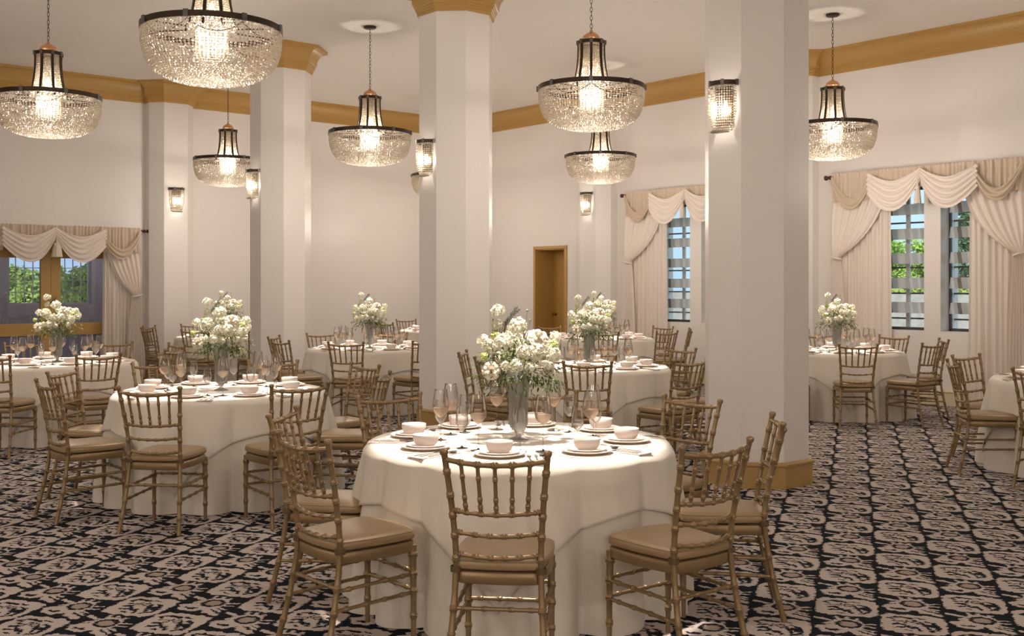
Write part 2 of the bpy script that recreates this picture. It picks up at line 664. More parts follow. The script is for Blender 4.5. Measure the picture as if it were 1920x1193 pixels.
def cove(n=10):
    return [(.075 + .125 * (1 - math.cos(t * PI / 2)), .115 + .175 * math.sin(t * PI / 2)) for t in [i / n for i in range(n + 1)]]


CROWN_P = [(0, 0), (.022, 0), (.022, .028), (.034, .034), (.034, .052), (.046, .058), (.046, .078), (.060, .084), (.060, .105), (.075, .115)] + cove() + [(.215, .293), (.215, .33), (0, .33)]
CROWN_P = [(o, CROWN + z) for o, z in CROWN_P]
BASE_P = [(0, 0), (.024, 0), (.024, .165), (.034, .17), (.034, .182), (.020, .195), (.0, .195)]

PIL = [(-.375, 0), (-.375, .15), (-.2, .34), (.2, .34), (.375, .15), (.375, 0)]     # pilaster plan: along the wall, depth
PIL_R = [4.0, 8.03]
PIL_L = [6.117]
P_END, Q_END = 23.0, 18.0

# ------------------------------------------------------------------ room shell
fl = MB()
fl.add([(*W(0, 0), 0), (*W(P_END, 0), 0), (*W(P_END, Q_END), 0), (*W(0, Q_END), 0)], [(3, 2, 1, 0)])
fl.build('floor', M['carpet'], kind='structure', label='carpeted floor with cream medallions and flowers on near-black', cat='floor')
ce = MB()
ce.add([(*W(0, 0), CEIL), (*W(P_END, 0), CEIL), (*W(P_END, Q_END), CEIL), (*W(0, Q_END), CEIL)], [(0, 1, 2, 3)])
ce.build('ceiling', M['ceiling'], kind='structure', label='plain cream ceiling above the chandeliers', cat='ceiling')


def holed_wall(name, x0, x1, holes, thick, h=CEIL):
    """local frame: x along the wall, +y away from the room"""
    mb = MB()
    xs = sorted({x0, x1, *[a for hl in holes for a in hl[:2]]})
    zs = sorted({0, h, *[a for hl in holes for a in hl[2:4]]})

    def inside(x, z):
        return any(a < x < b and c < z < d for a, b, c, d in holes)
    for xa, xb in zip(xs[:-1], xs[1:]):
        for za, zb in zip(zs[:-1], zs[1:]):
            if inside((xa + xb) / 2, (za + zb) / 2):
                continue
            mb.add([(xa, 0, za), (xb, 0, za), (xb, 0, zb), (xa, 0, zb)], [(0, 1, 2, 3)])
            mb.add([(xa, thick, za), (xb, thick, za), (xb, thick, zb), (xa, thick, zb)], [(3, 2, 1, 0)])
    for a, b, c, d in holes:
        mb.add([(a, 0, c), (a, thick, c), (a, thick, d), (a, 0, d)], [(3, 2, 1, 0)])
        mb.add([(b, 0, c), (b, thick, c), (b, thick, d), (b, 0, d)], [(0, 1, 2, 3)])
        mb.add([(a, 0, d), (b, 0, d), (b, thick, d), (a, thick, d)], [(0, 1, 2, 3)])
        if c > 0:
            mb.add([(a, 0, c), (b, 0, c), (b, thick, c), (a, thick, c)], [(3, 2, 1, 0)])
    return mb


SILL, WTOP, WWID = .95, 2.86, .76
CURT_R = [5.95, 9.96]
DOOR_P = (2.243, 3.104)
holes_r = [(*DOOR_P, 0, 2.24)]
for c in CURT_R:
    holes_r += [(c + .055 - WWID, c + .055, SILL, WTOP), (c + .285, c + .285 + WWID, SILL, WTOP)]
wr = holed_wall('wall_right', 0, P_END, holes_r, .45).build('wall_right', M['wall'], kind='structure', smooth=False,
                label='cream wall with the curtained windows and the mustard doorway', cat='wall')
wr.location = (*W(0, 0), 0)
wr.rotation_euler = (0, 0, ROT_R)
# left wall: local x runs to the viewer's right, so q = -x
OPEN_L = (7.957 - 1.2, 7.957 + 1.2)
wl = holed_wall('wall_left', -Q_END, 0, [(-OPEN_L[1], -OPEN_L[0], 0, 2.38)], .3).build('wall_left', M['wall'], kind='structure', smooth=False,
                label='cream wall with the draped glazed opening', cat='wall')
wl.location = (*W(0, 0), 0)
wl.rotation_euler = (0, 0, ROT_L)
mb = MB()
mb.add([(*W(P_END, 0), 0), (*W(P_END, Q_END), 0), (*W(P_END, Q_END), CEIL), (*W(P_END, 0), CEIL)], [(0, 1, 2, 3)])
mb.build('wall_front', M['wall'], kind='structure', label='plain cream wall behind the viewer', cat='wall')
mb = MB()
mb.add([(*W(0, Q_END), 0), (*W(P_END, Q_END), 0), (*W(P_END, Q_END), CEIL), (*W(0, Q_END), CEIL)], [(3, 2, 1, 0)])
mb.build('wall_side', M['wall'], kind='structure', label='plain cream wall closing the far side of the hall', cat='wall')

# pilasters
def wall_pt(side, s, d):
    return W(s, d) if side == 'R' else W(d, s)


for side, lst in (('R', PIL_R), ('L', PIL_L)):
    for c in lst:
        pts = [wall_pt(side, c + a, d) for a, d in PIL]
        t = thing('pilaster', {4.0: 'cream wall pilaster beside the mustard doorway', 8.03: 'cream wall pilaster half hidden behind the nearest column',
                               6.117: 'cream wall pilaster with a sconce right of the draped opening'}.get(c, 'cream wall pilaster outside the view at %.0f metres' % c),
                  'pilaster', (*wall_pt(side, c, 0), 0), kind='structure')
        mb = MB()
        o = wall_pt(side, c, 0)
        for (x0, y0), (x1, y1) in zip(pts[:-1], pts[1:]):
            mb.add([(x0 - o[0], y0 - o[1], 0), (x1 - o[0], y1 - o[1], 0), (x1 - o[0], y1 - o[1], CEIL), (x0 - o[0], y0 - o[1], CEIL)], [(0, 1, 2, 3)])
        mb.build('shaft', M['wall'], t, smooth=False)

# cornice and baseboards along the two visible walls
path = []
for c in reversed(PIL_R):
    for a, d in reversed(PIL):
        path.append(W(c + a, d))
path = [W(P_END, 0)] + path + [W(0, 0)]
pathl = [W(0, 0)]
for c in PIL_L:
    for a, d in PIL:
        pathl.append(W(d, c + a))
pathl.append(W(0, Q_END))
full = path + pathl[1:]
# offset must point into the room: test the sign once
_t = offset_path([W(5, 0), W(4, 0)], .1, False)[0]
SGN = 1 if (Vector(W(5, .1)) - Vector(W(5, 0))).dot(_t - Vector(W(5, 0))) > 0 else -1


def sweep_room(path, prof, closed=False):
    return sweep(MB(), path, [(SGN * o, z) for o, z in prof], closed)


sweep_room(full, CROWN_P).build('trim_1', M['mustard'], kind='structure', smooth=True, angle=13,
                                label='mustard gold cornice running along the two far walls', cat='cornice')
bb = MB()
i0 = [i for i, p_ in enumerate(path)]


def base_path(side, pieces):
    for seg in pieces:
        mbx = sweep_room(seg, BASE_P)
        bb.add(mbx.v, mbx.f)


# window wall: broken by the doorway
seg1 = [p_ for p_ in path[:-1]] + [W(DOOR_P[1] + .05, 0)]
base_path('R', [seg1, [W(DOOR_P[0] - .05, 0), W(0, 0)]])
bb.build('baseboard_right', M['pale_base'], kind='structure', smooth=False, label='pale yellow baseboard below the curtained windows', cat='baseboard')
bb = MB()
qs = [W(0, 0)] + [W(d, PIL_L[0] + a) for a, d in PIL] + [W(0, OPEN_L[0] - .02)]
base_path('L', [qs, [W(0, OPEN_L[1] + .02), W(0, Q_END)]])
bb.build('baseboard_left', M['pale_base'], kind='structure', smooth=False, label='pale yellow baseboard along the wall of the draped opening', cat='baseboard')

# free-standing octagonal columns
NRM0 = math.atan2(AY, AX)               # facing the viewer's left, parallel to the window wall


def octagon(c, ap):
    rr = ap / math.cos(PI / 8)
    return [(c[0] + rr * math.cos(NRM0 + PI / 8 + k * PI / 4), c[1] + rr * math.sin(NRM0 + PI / 8 + k * PI / 4)) for k in range(8)]


COLS = [((1.953, 8.76), 'nearest cream octagonal column, wide shaft beside the foreground table'),
        ((-.624, 12.2), 'cream octagonal column in the middle, just behind the foreground bouquet'),
        ((-3.235, 15.3), 'farthest free-standing cream column, behind the near-side bouquet on the second table')]
AP = .3875
for c, lab in COLS:
    t = thing('column', lab, 'column', (*c, 0), kind='structure')
    oc = octagon((0, 0), AP)
    mb = MB()
    for i in range(8):
        a, b = oc[i], oc[(i + 1) % 8]
        mb.add([(*a, 0), (*b, 0), (*b, CEIL), (*a, CEIL)], [(0, 1, 2, 3)])
    mb.build('shaft', M['wall'], t, smooth=False)
    sweep(MB(), oc, [(-o, z) for o, z in CROWN_P], True).build('capital', M['mustard'], t, smooth=True, angle=13, label='mustard gold moulded capital')
    sweep(MB(), oc, [(-o * 1.2, z * 1.02) for o, z in BASE_P], True).build('plinth', M['plinth'], t, smooth=False, label='mustard gold plinth')

# ------------------------------------------------------------------ doorway
dr = thing('door_1', 'narrow mustard doorway with a half hidden door leaf in the far wall', 'door', (*W(0, 0), 0), ROT_R, kind='structure')
d0, d1 = DOOR_P
mb = MB()
for a, b, c, d in ((d0 - .02, d0 + .035, 0, 2.24), (d1 - .035, d1 + .02, 0, 2.24)):
    mb.box(((a + b) / 2, .0, (c + d) / 2), (b - a, .05, d - c))
mb.box(((d0 + d1) / 2, 0, 2.235), (d1 - d0 + .04, .05, .055))
mb.build('door_frame', M['mustard'], dr, smooth=False)
mb = MB()
mb.box((d0 + .012, .24, 1.11), (.02, .42, 2.2))
mb.box((d1 - .012, .24, 1.11), (.02, .42, 2.2))
mb.box(((d0 + d1) / 2, .24, 2.2), (d1 - d0, .42, .02))
mb.build('door_jamb', M['mustard'], dr, smooth=False)
mb = MB()
mb.box(((d0 + d1) / 2, .46, 1.1), (d1 - d0 + .05, .05, 2.25))
dl = mb.build('door_leaf', M['mustard'], dr, smooth=False)
mb = MB()
mb.lathe([(0, -.006), (.03, -.006), (.03, .006), (.012, .01), (.012, .04), (.03, .055), (.03, .075), (0, .085)], 14)
dh = mb.build('door_handle', M['handle'], dl, smooth=True, label='brass knob')
dh.location = (d0 + .10, .435, 1.0)
dh.rotation_euler = (PI / 2, 0, 0)

# ------------------------------------------------------------------ windows of the right wall
wn = 0
for ci, c in enumerate(CURT_R):
    for wi, (a, b) in enumerate(((c + .055 - WWID, c + .055), (c + .285, c + .285 + WWID))):
        wn += 1
        lab = ['tall louvred window left of the pier, bay beside the doorway', 'tall louvred window hidden by the nearest column, bay beside the doorway',
               'tall louvred window left of the pier in the nearer curtained bay', 'tall louvred window right of the pier in the nearer curtained bay'][wn - 1]
        t = thing('window_%d' % wn, lab, 'window', (*W(0, 0), 0), ROT_R, kind='structure')
        y = .24
        mb = MB()
        for xx in (a + .012, b - .012):
            mb.box((xx, y, (SILL + WTOP) / 2), (.024, .05, WTOP - SILL))
        mb.box(((a + b) / 2, y, WTOP - .015), (b - a, .05, .03))
        mb.box(((a + b) / 2, y, SILL + .018), (b - a, .05, .036))
        mb.build('window_frame', M['frame_d'], t, smooth=False, label='dark thin window frame')
        mb = MB()
        mb.box(((a + b) / 2, y + .02, (SILL + WTOP) / 2), (b - a - .05, .006, WTOP - SILL - .05))
        mb.build('window_pane', M['pane'], t, smooth=False)
        mb = MB()
        mb.box(((a + b) / 2 - .04, y + .10, (SILL + WTOP) / 2), (.055, .03, WTOP - SILL))
        mb.build('mullion', M['frame_w'], t, smooth=False, label='pale upright mullion')
        for z in (1.10, 1.44, 1.79, 2.40):
            mb = MB()
            mb.box(((a + b) / 2, y + .12, z), (b - a, .025, .022))
            mb.build('glazing_bar', M['frame_d'], t, smooth=False, label='dark crossbar')
        for z in (1.25, 1.58, 1.91, 2.24, 2.57):
            mb = MB()
            mb.box((0, 0, 0), (b - a - .06, .007, .15))
            s_ = mb.build('louvre', M['stripe'], t, smooth=False, label='frosted louvre slat, curtain reflections painted as stripes')
            s_.location = ((a + b) / 2, y - .055, z)
            s_.rotation_euler = (math.radians(-14), 0, 0)

# ------------------------------------------------------------------ glazed opening in the left wall and the lobby behind it
gp = thing('door_2', 'mustard framed glazed double door behind the swagged drapes', 'door', (*W(0, 0), 0), ROT_L, kind='structure')
xc, xl, xr = -7.957, -OPEN_L[1], -OPEN_L[0]
ZR0, ZR1, ZT = .77, .955, 1.97
mb = MB()
for xx in (xc - .075, xc + .075):
    mb.box((xx, .12, ZT / 2), (.146, .07, ZT))
for k, (x0, x1) in enumerate(((xl, xc - .15), (xc + .15, xr))):
    st = MB()
    st.box((x0 + .05 if k == 0 else x1 - .05, .12, 1.2), (.1, .07, 2.4))
    st.build('side_stile', M['mustard'], gp, smooth=False)
    rl = MB()
    rl.box(((x0 + x1) / 2, .11, (ZR0 + ZR1) / 2), (x1 - x0, .09, ZR1 - ZR0))
    rl.build('mid_rail', M['mustard'], gp, smooth=False)
    kp = MB()
    kp.box(((x0 + x1) / 2, .13, ZR0 / 2), (x1 - x0, .04, ZR0))
    kp.build('kick_panel', M['kick'], gp, smooth=False, label='blue grey lower panel')
    pn = MB()
    pn.box(((x0 + x1) / 2, .13, (ZR1 + ZT) / 2), (x1 - x0, .006, ZT - ZR1))
    pn.build('glass_panel', M['pane_dark'], gp, smooth=False, label='tinted glass panel')
mb.build('meeting_stile', M['mustard'], gp, smooth=False)
mb = MB()
mb.box(((xl + xr) / 2, .12, (ZT + 2.38) / 2), (xr - xl, .07, 2.38 - ZT))
mb.box(((xl + xr) / 2, .08, ZT + .11), (xr - xl - .3, .02, .012))
mb.build('top_rail', M['mustard'], gp, smooth=False)

LD = 2.5
hl = [(-7.91, -7.33, 1.21, 2.5), (-7.07, -6.505, 1.21, 2.5)]
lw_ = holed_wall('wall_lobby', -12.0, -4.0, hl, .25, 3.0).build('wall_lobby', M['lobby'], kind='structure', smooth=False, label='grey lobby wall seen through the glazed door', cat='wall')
n_ = (-BX * LD, -BY * LD)
lw_.location = (CX + n_[0], CY + n_[1], 0)
lw_.rotation_euler = (0, 0, ROT_L)
mb = MB()
mb.add([(-12, .3, 0), (-4, .3, 0), (-4, LD, 0), (-12, LD, 0)], [(3, 2, 1, 0)])
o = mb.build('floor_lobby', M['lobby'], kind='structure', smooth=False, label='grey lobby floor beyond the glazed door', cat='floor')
o.location = (*W(0, 0), 0)
o.rotation_euler = (0, 0, ROT_L)
mb = MB()
mb.add([(-12, .3, 3), (-4, .3, 3), (-4, LD, 3), (-12, LD, 3)], [(0, 1, 2, 3)])
mb.add([(-12, .3, 0), (-12, LD, 0), (-12, LD, 3), (-12, .3, 3)], [(0, 1, 2, 3)])
mb.add([(-4, .3, 0), (-4, LD, 0), (-4, LD, 3), (-4, .3, 3)], [(3, 2, 1, 0)])
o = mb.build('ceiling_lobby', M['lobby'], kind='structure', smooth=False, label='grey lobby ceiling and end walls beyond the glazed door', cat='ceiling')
o.location = (*W(0, 0), 0)
o.rotation_euler = (0, 0, ROT_L)
for k, (a, b, c, d) in enumerate(hl):
    wn += 1
    t = thing('window_%d' % wn, ['small-paned lobby window left of the mustard stiles, greenery behind', 'small-paned lobby window right of the mustard stiles, greenery behind'][k],
              'window', (CX + n_[0], CY + n_[1], 0), ROT_L, kind='structure')
    mb = MB()
    for xx in (a + .012, b - .012):
        mb.box((xx, .16, (c + d) / 2), (.024, .04, d - c))
    for zz in (c + .012, d - .012):
        mb.box(((a + b) / 2, .16, zz), (b - a, .04, .024))
    mb.build('window_frame', M['frame_g'], t, smooth=False)
    for i in (1, 2, 3):
        mb = MB()
        mb.box((a + (b - a) * i / 4, .16, (c + d) / 2), (.012, .025, d - c))
        mb.build('muntin', M['frame_g'], t, smooth=False)
    for i in range(1, 6):
        mb = MB()
        mb.box(((a + b) / 2, .16, c + .214 * i), (b - a, .025, .012))
        mb.build('muntin', M['frame_g'], t, smooth=False)
    mb = MB()
    mb.box(((a + b) / 2, .17, (c + d) / 2), (b - a, .005, d - c))
    mb.build('window_pane', M['pane'], t, smooth=False)

# ------------------------------------------------------------------ chairs
def catmull(pts, n):
    pts = [Vector(p) for p in pts]
    P = [pts[0] * 2 - pts[1]] + pts + [pts[-1] * 2 - pts[-2]]
    out = []
    for i in range(1, len(P) - 2):
        for k in range(n):
            t = k / n
            a, b, c, d = P[i - 1], P[i], P[i + 1], P[i + 2]
            out.append(.5 * ((2 * b) + (c - a) * t + (2 * a - 5 * b + 4 * c - d) * t * t + (3 * b - a - 3 * c + d) * t ** 3))
    out.append(pts[-1])
    return out


def path_at(pts, t):
    d = [0]
    for a, b in zip(pts[:-1], pts[1:]):
        d.append(d[-1] + (Vector(b) - Vector(a)).length)
    s = t * d[-1]
    for i in range(len(pts) - 1):
        if s <= d[i + 1] + 1e-9:
            f = (s - d[i]) / max(1e-9, d[i + 1] - d[i])
            return Vector(pts[i]).lerp(Vector(pts[i + 1]), f)
    return Vector(pts[-1])


def bamboo(mb, pts, r0, r1, nodes, n=8, rw=.006, knob=False):
    """a turned rod with ring-shaped swellings at the given fractions of its length"""
    L_ = sum((Vector(b) - Vector(a)).length for a, b in zip(pts[:-1], pts[1:]))
    ts = {0.: 1., 1.: 1.}
    for i in range(1, 10):
        ts[i / 10] = .93
    for t in nodes:
        for k in list(ts):
            if abs(k - t) * L_ < rw * 3.2 and 0 < k < 1:
                del ts[k]
    for t in nodes:
        for dz, f in ((-3.0, .95), (-1.9, 1.06), (-1.5, 1.24), (-.6, 1.30), (-.25, 1.10), (.25, 1.10), (.6, 1.30), (1.5, 1.24), (1.9, 1.06), (3.0, .95)):
            tt = t + dz * rw / L_
            if 0 <= tt <= 1:
                ts[tt] = f
    keys = sorted(ts)
    P = [path_at(pts, t) for t in keys]
    rad = [(r0 + (r1 - r0) * t) * ts[t] for t in keys]
    if knob:
        d = (P[-1] - P[-2]).normalized()
        base = P[-1]
        for s, f in ((.004, 1.18), (.009, 1.34), (.016, 1.34), (.022, 1.12), (.025, .55)):
            P.append(base + d * s)
            rad.append(r1 * f)
    mb.tube(P, rad, n)
    return mb


def make_chair():
    t = thing('dining_chair', 'x', 'chair')
    cush = None
    posts = {}
    for s in (-1, 1):
        ctrl = [(s * .197, -.278, 0), (s * .180, -.228, .2), (s * .168, -.192, .42), (s * .169, -.197, .55), (s * .181, -.226, .72), (s * .200, -.268, .905)]
        pts = catmull(ctrl, 6)
        posts[s] = pts
        bamboo(MB(), pts, .0138, .0126, [.11, .22, .33, .54, .64, .73, .82, .925], 10, knob=True).build('rear_leg', M['gold'], t)
        bamboo(MB(), [(s * .178, .183, 0), (s * .178, .183, .2), (s * .176, .180, .42)],   .0115, .0175, [.26, .52, .70, .90], 10).build('front_leg', M['gold'], t)

    def post_at(s, z):
        pts = posts[s]
        for a, b in zip(pts[:-1], pts[1:]):
            if a.z <= z <= b.z:
                return a.lerp(b, (z - a.z) / (b.z - a.z))
        return pts[-1]

    def rail(z, bow, sag):
        a, b = post_at(-1, z), post_at(1, z)
        out = []
        for i in range(13):
            u = i / 12
            k = 1 - (2 * u - 1) ** 2
            p = a.lerp(b, u)
            out.append(Vector((p.x, p.y - bow * k, p.z - sag * k)))
        return out
    top = rail(.888, .034, .016)
    r1 = rail(.685, .030, .012)
    bamboo(MB(), top, .0112, .0112, [1 / 6, 2 / 6, 3 / 6, 4 / 6, 5 / 6], 8).build('top_rail', M['gold'], t)
    bamboo(MB(), r1, .0097, .0097, [.07, 1 / 6, 2 / 6, 3 / 6, 4 / 6, 5 / 6, .93], 8, .005).build('back_rail', M['gold'], t)
    for z, bow in ((.598, .028), (.510, .026)):
        bamboo(MB(), rail(z, bow, .012), .0097, .0097, [.07, .25, .42, .58, .75, .93], 8, .005).build('back_rail', M['gold'], t)
    for i in range(1, 6):
        bamboo(MB(), [path_at(r1, i / 6), path_at(top, i / 6)], .0083, .0086, [.14, .30, .72], 8, .0045).build('spindle', M['gold'], t)
    # seat frame: rounded trapezoid ring

    def outline(k, grow=0):
        pts = []
        corners = [(-.185 - grow, .195 + grow, .05), (.185 + grow, .195 + grow, .05), (.165 + grow, -.195 - grow, .035), (-.165 - grow, -.195 - grow, .035)]
        n = len(corners)
        for i in range(n):
            x, y, r = corners[i]
            cx_, cy_ = x - math.copysign(r, x), y - math.copysign(r, y)
            a0 = math.atan2(math.copysign(1, y), math.copysign(1, x))
            a_start = [PI, PI / 2, 0, -PI / 2][i]
            for j in range(7):
                a = a_start - j / 6 * PI / 2
                pts.append((cx_ + r * math.cos(a), cy_ + r * math.sin(a)))
        # bow the long edges outward
        out = []
        m = len(pts)
        for i in range(m):
            a, b = pts[i], pts[(i + 1) % m]
            out.append(a)
            if i % 7 == 6:
                for q in (.25, .5, .75):
                    x, y = a[0] + (b[0] - a[0]) * q, a[1] + (b[1] - a[1]) * q
                    kk = .012 * (1 - (2 * q - 1) ** 2)
                    l = math.hypot(x, y)
                    out.append((x + x / l * kk, y + y / l * kk))
        return out

    def slab(prof):
        mb = MB()
        rows = []
        for g, z in prof:
            rows.append([(x, y, z) for x, y in outline(0, g)])
        n = len(rows[0])
        vs = [v for r in rows for v in r]
        fs = []
        for i in range(len(rows) - 1):
            for j in range(n):
                k = (j + 1) % n
                fs.append((i * n + j, (i + 1) * n + j, (i + 1) * n + k, i * n + k))
        for r_, flip in ((0, False), (len(rows) - 1, True)):
            vs.append((0, 0, rows[r_][0][2] + (.002 if flip else 0)))
            for j in range(n):
                k = (j + 1) % n
                t3 = (r_ * n + j, r_ * n + k, len(vs) - 1)
                fs.append(t3[::-1] if flip else t3)
        return mb.add(vs, fs)
    slab([(-.02, .392), (0, .392), (.004, .396), (.004, .436), (0, .44), (-.03, .44)]).build('seat_frame', M['gold'], t, angle=50)
    cush = slab([(-.024, .4405), (-.020, .446), (.002, .448), (.008, .455), (.008, .476), (.005, .480), (.006, .483), (-.002, .490), (-.02, .496), (-.06, .501), (-.11, .503)])
    cush = cush.build('seat_cushion', M['cushion'], t, angle=50)
    for s in (-1, 1):
        p = post_at(s, .448)
        mb = MB()
        mb.lathe([(.0195, -.011), (.0225, -.011), (.0225, .011), (.0195, .011)], 12, (p.x, p.y, .448))
        mb.box((p.x * .93, p.y + .035, .448), (.006, .07, .022))
        mb.box((p.x - s * .035, p.y + .012, .448), (.05, .005, .022))
        mb.build('strap', M['gold_dark'], cush, label='brown cushion strap')
    fl_ = {s: (s * .178, .183) for s in (-1, 1)}
    for s in (-1, 1):
        for z in (.285, .205):
            p = post_at(s, z)
            bamboo(MB(), [(p.x, p.y, z), (fl_[s][0], fl_[s][1], z + .008)], .0090, .0090, [.15, .38, .62, .85], 8, .0048).build('stretcher', M['gold'], t)
    for z in (.305, .225):
        bamboo(MB(), [(-.178, .183, z), (.178, .183, z)], .0090, .0090, [.15, .38, .62, .85], 8, .0048).build('stretcher', M['gold'], t)
    a, b = post_at(-1, .298), post_at(1, .298)
    bamboo(MB(), [a, b], .0090, .0090, [.12, .35, .65, .88], 8, .0048).build('stretcher', M['gold'], t)
    return t


# ------------------------------------------------------------------ tables: cloth shapes
TR, TZ = .775, .755


def drape_r(th, s, extra=0.):
    """radius of the hanging cloth at azimuth th and drop s"""
    ph = 15 * th + .9 * math.sin(3 * th + 1) + .7 * math.sin(5 * th + .4)
    f = 2.1 * abs(math.sin(ph / 2 if False else ph * .5 + .25 * math.sin(th))) ** .85 - 1.1
    f *= .72 + .28 * math.sin(2 * th + 1.9) * math.sin(7 * th)
    k = min(1., s / .6)
    base = TR + .002 + .20 * s * (1 - .42 * s / .75)
    return base + .072 * k * f + extra + extra * 1.0 * s


def cloth(drop_fn, n, nv, extra, dz, r_in):
    mb = MB()
    rows = []
    for r in np.linspace(0.02, TR - .02, 6):
        rows.append([(r * math.cos(2 * PI * i / n), r * math.sin(2 * PI * i / n), TZ + dz) for i in range(n)])
    for a in (.35, .75):
        rows.append([((TR - .02 + .02 * math.sin(a * PI / 2)) * math.cos(2 * PI * i / n), (TR - .02 + .02 * math.sin(a * PI / 2)) * math.sin(2 * PI * i / n),
                      TZ + dz - .018 * (1 - math.cos(a * PI / 2))) for i in range(n)])
    for j in range(1, nv + 1):
        row = []
        for i in range(n):
            th = 2 * PI * i / n
            s = drop_fn(th) * (j / nv) ** 1.15
            r = drape_r(th, s, extra)
            row.append((r * math.cos(th), r * math.sin(th), max(.004, TZ + dz - .016 - s)))
        rows.append(row)
    vs = [v for r in rows for v in r]
    fs = []
    for a in range(len(rows) - 1):
        for i in range(n):
            k = (i + 1) % n
            fs.append((a * n + i, a * n + k, (a + 1) * n + k, (a + 1) * n + i)[::-1])
    fs.append(tuple(range(n)))
    return mb.add(vs, fs)


CORNER = math.radians(-96)              # where the corner of the square overlay points
HALF = 1.0


def overlay_drop(th):
    a = (th - CORNER) % (PI / 2)
    a = min(a, PI / 2 - a)
    d = HALF / math.cos(PI / 4 - a)
    return max(.06, (d - TR) * .97)


def make_cloths():
    a = cloth(lambda th: .735, 240, 20, 0., 0., 0).build('tablecloth', M['linen'], angle=None, cat='tablecloth')
    b = cloth(overlay_drop, 360, 16, .010, .003, 0).build('table_overlay', M['linen_top'], angle=None, cat='tablecloth')
    so = b.modifiers.new('hem', 'SOLIDIFY')
    so.thickness = .003
    so.offset = 1
    return a, b


# ------------------------------------------------------------------ tableware
def wine_glass(name, h, rb, rim, foot, stem, fill, liquid):
    """tulip glass: h height, rb widest bowl radius, rim radius, fill fraction of the bowl"""
    g = thing(name, 'x', 'glass')
    b0 = stem                                     # bowl starts here
    bh = h - b0

    def prof(t):                                  # t: 0 bottom of the bowl .. 1 rim
        if t < .38:
            return rb * math.sin(t / .38 * PI / 2) ** .62
        k = (t - .38) / .62
        return rb + (rim - rb) * (k ** 1.3)
    mb = MB()
    mb.lathe([(0, b0)] + [(max(.002, prof(t)), b0 + bh * t) for t in (.015, .05, .1, .16, .24, .32, .38, .5, .62, .75, .88, 1.)] +
             [(rim - .0012, h), (rim - .0016, h - .004)], 24)
    bw = mb.build('bowl', M['glass'], g)
    MB().lathe([(.0028, .006), (.0026, .03), (.0027, b0 * .7), (.0034, b0 * .93), (.006, b0 + .003), (0, b0 + .004)], 10).build('stem', M['glass'], g)
    MB().lathe([(0, 0), (foot, 0), (foot, .0016), (foot * .6, .003), (.006, .007), (.0028, .012), (0, .013)], 24).build('foot', M['foot'], g, label='glass foot coloured dark for its reflections')
    ts = [.02, .06, .12, .2, .3, fill]
    MB().lathe([(0, b0 + .002)] + [(max(.002, prof(t) - .0016), b0 + bh * t) for t in ts] + [(0, b0 + bh * fill)], 24).build('drink', liquid, bw, angle=60)
    return g


def make_plate(name, r, depth, cat):
    mb = MB()
    mb.lathe([(0, .002), (r * .62, .0), (r * .66, .0), (r * .9, depth * .72), (r, depth), (r, depth + .004), (r * .97, depth + .005), (r * .88, depth * .85),
              (r * .68, .007), (r * .6, .006), (0, .006)], 48)
    return mb.build(name, M['porcelain'], cat=cat)


def make_bowl():
    mb = MB()
    r, h = .064, .054
    mb.lathe([(0, .001), (r * .6, .0), (r * .64, .002), (r * .86, .014), (r * .97, .032), (r, h), (r * .985, h + .002), (r * .955, h), (r * .92, .032), (r * .8, .016), (r * .5, .007), (0, .006)], 40)
    return mb.build('bowl', M['porcelain'], cat='bowl')


def make_mat():
    return MB().lathe([(0, 0), (.148, 0), (.152, .0015), (.148, .003), (0, .003)], 48).build('placemat', M['placemat'], cat='placemat')


def make_napkin():
    mb = MB()
    for z in (0, .0022):
        mb.box((0, 0, .001 + z), (.105 - z * 2, .25 - z * 2, .002))
    return mb.build('napkin', M['napkin'], cat='napkin', smooth=False)


def make_cutlery(kind):
    t = thing(kind, 'x', kind)
    hd = MB()
    prof = [(-.10, .0045), (-.09, .0060), (-.05, .0045), (.01, .0028), (.035, .0024)]
    vs = []
    for y, w in prof:
        vs += [(-w, y, 0), (w, y, 0), (w, y, .0022), (-w, y, .0022)]
    fs = []
    for i in range(len(prof) - 1):
        a, b = i * 4, i * 4 + 4
        for j in range(4):
            k = (j + 1) % 4
            fs.append((a + j, a + k, b + k, b + j))
    fs += [(3, 2, 1, 0), tuple(len(vs) - 4 + j for j in range(4))]
    hd.add(vs, fs)
    hd.build('handle', M['steel'], t, angle=30)
    mb = MB()
    if kind == 'spoon':
        mb.lathe([(0, -.003), (.010, -.001), (.0165, .003), (.0175, .005), (.016, .0045), (.009, .001), (0, 0)], 18)
        mb.v = [(x, y * 1.5 + .058, z + .003) for x, y, z in mb.v]
        mb.build('spoon_bowl', M['steel'], t)
    elif kind == 'fork':
        mb.box((0, .045, .0025), (.018, .022, .003))
        fh = mb.build('fork_head', M['steel'], t, smooth=False)
        for i in range(4):
            mb = MB()
            mb.box((-.0075 + i * .005, .075, .0032), (.0026, .042, .002))
            mb.build('tine', M['steel'], fh, smooth=False)
    else:
        mb.add([(-.006, .03, 0), (.008, .03, 0), (.0095, .08, 0), (.004, .115, 0), (-.006, .10, 0), (-.006, .03, .002), (.008, .03, .001), (.0095, .08, .001), (.004, .115, .001), (-.006, .10, .002)],
               [(4, 3, 2, 1, 0), (5, 6, 7, 8, 9), (0, 1, 6, 5), (1, 2, 7, 6), (2, 3, 8, 7), (3, 4, 9, 8), (4, 0, 5, 9)])
        mb.build('blade', M['steel'], t, smooth=False)
    return t


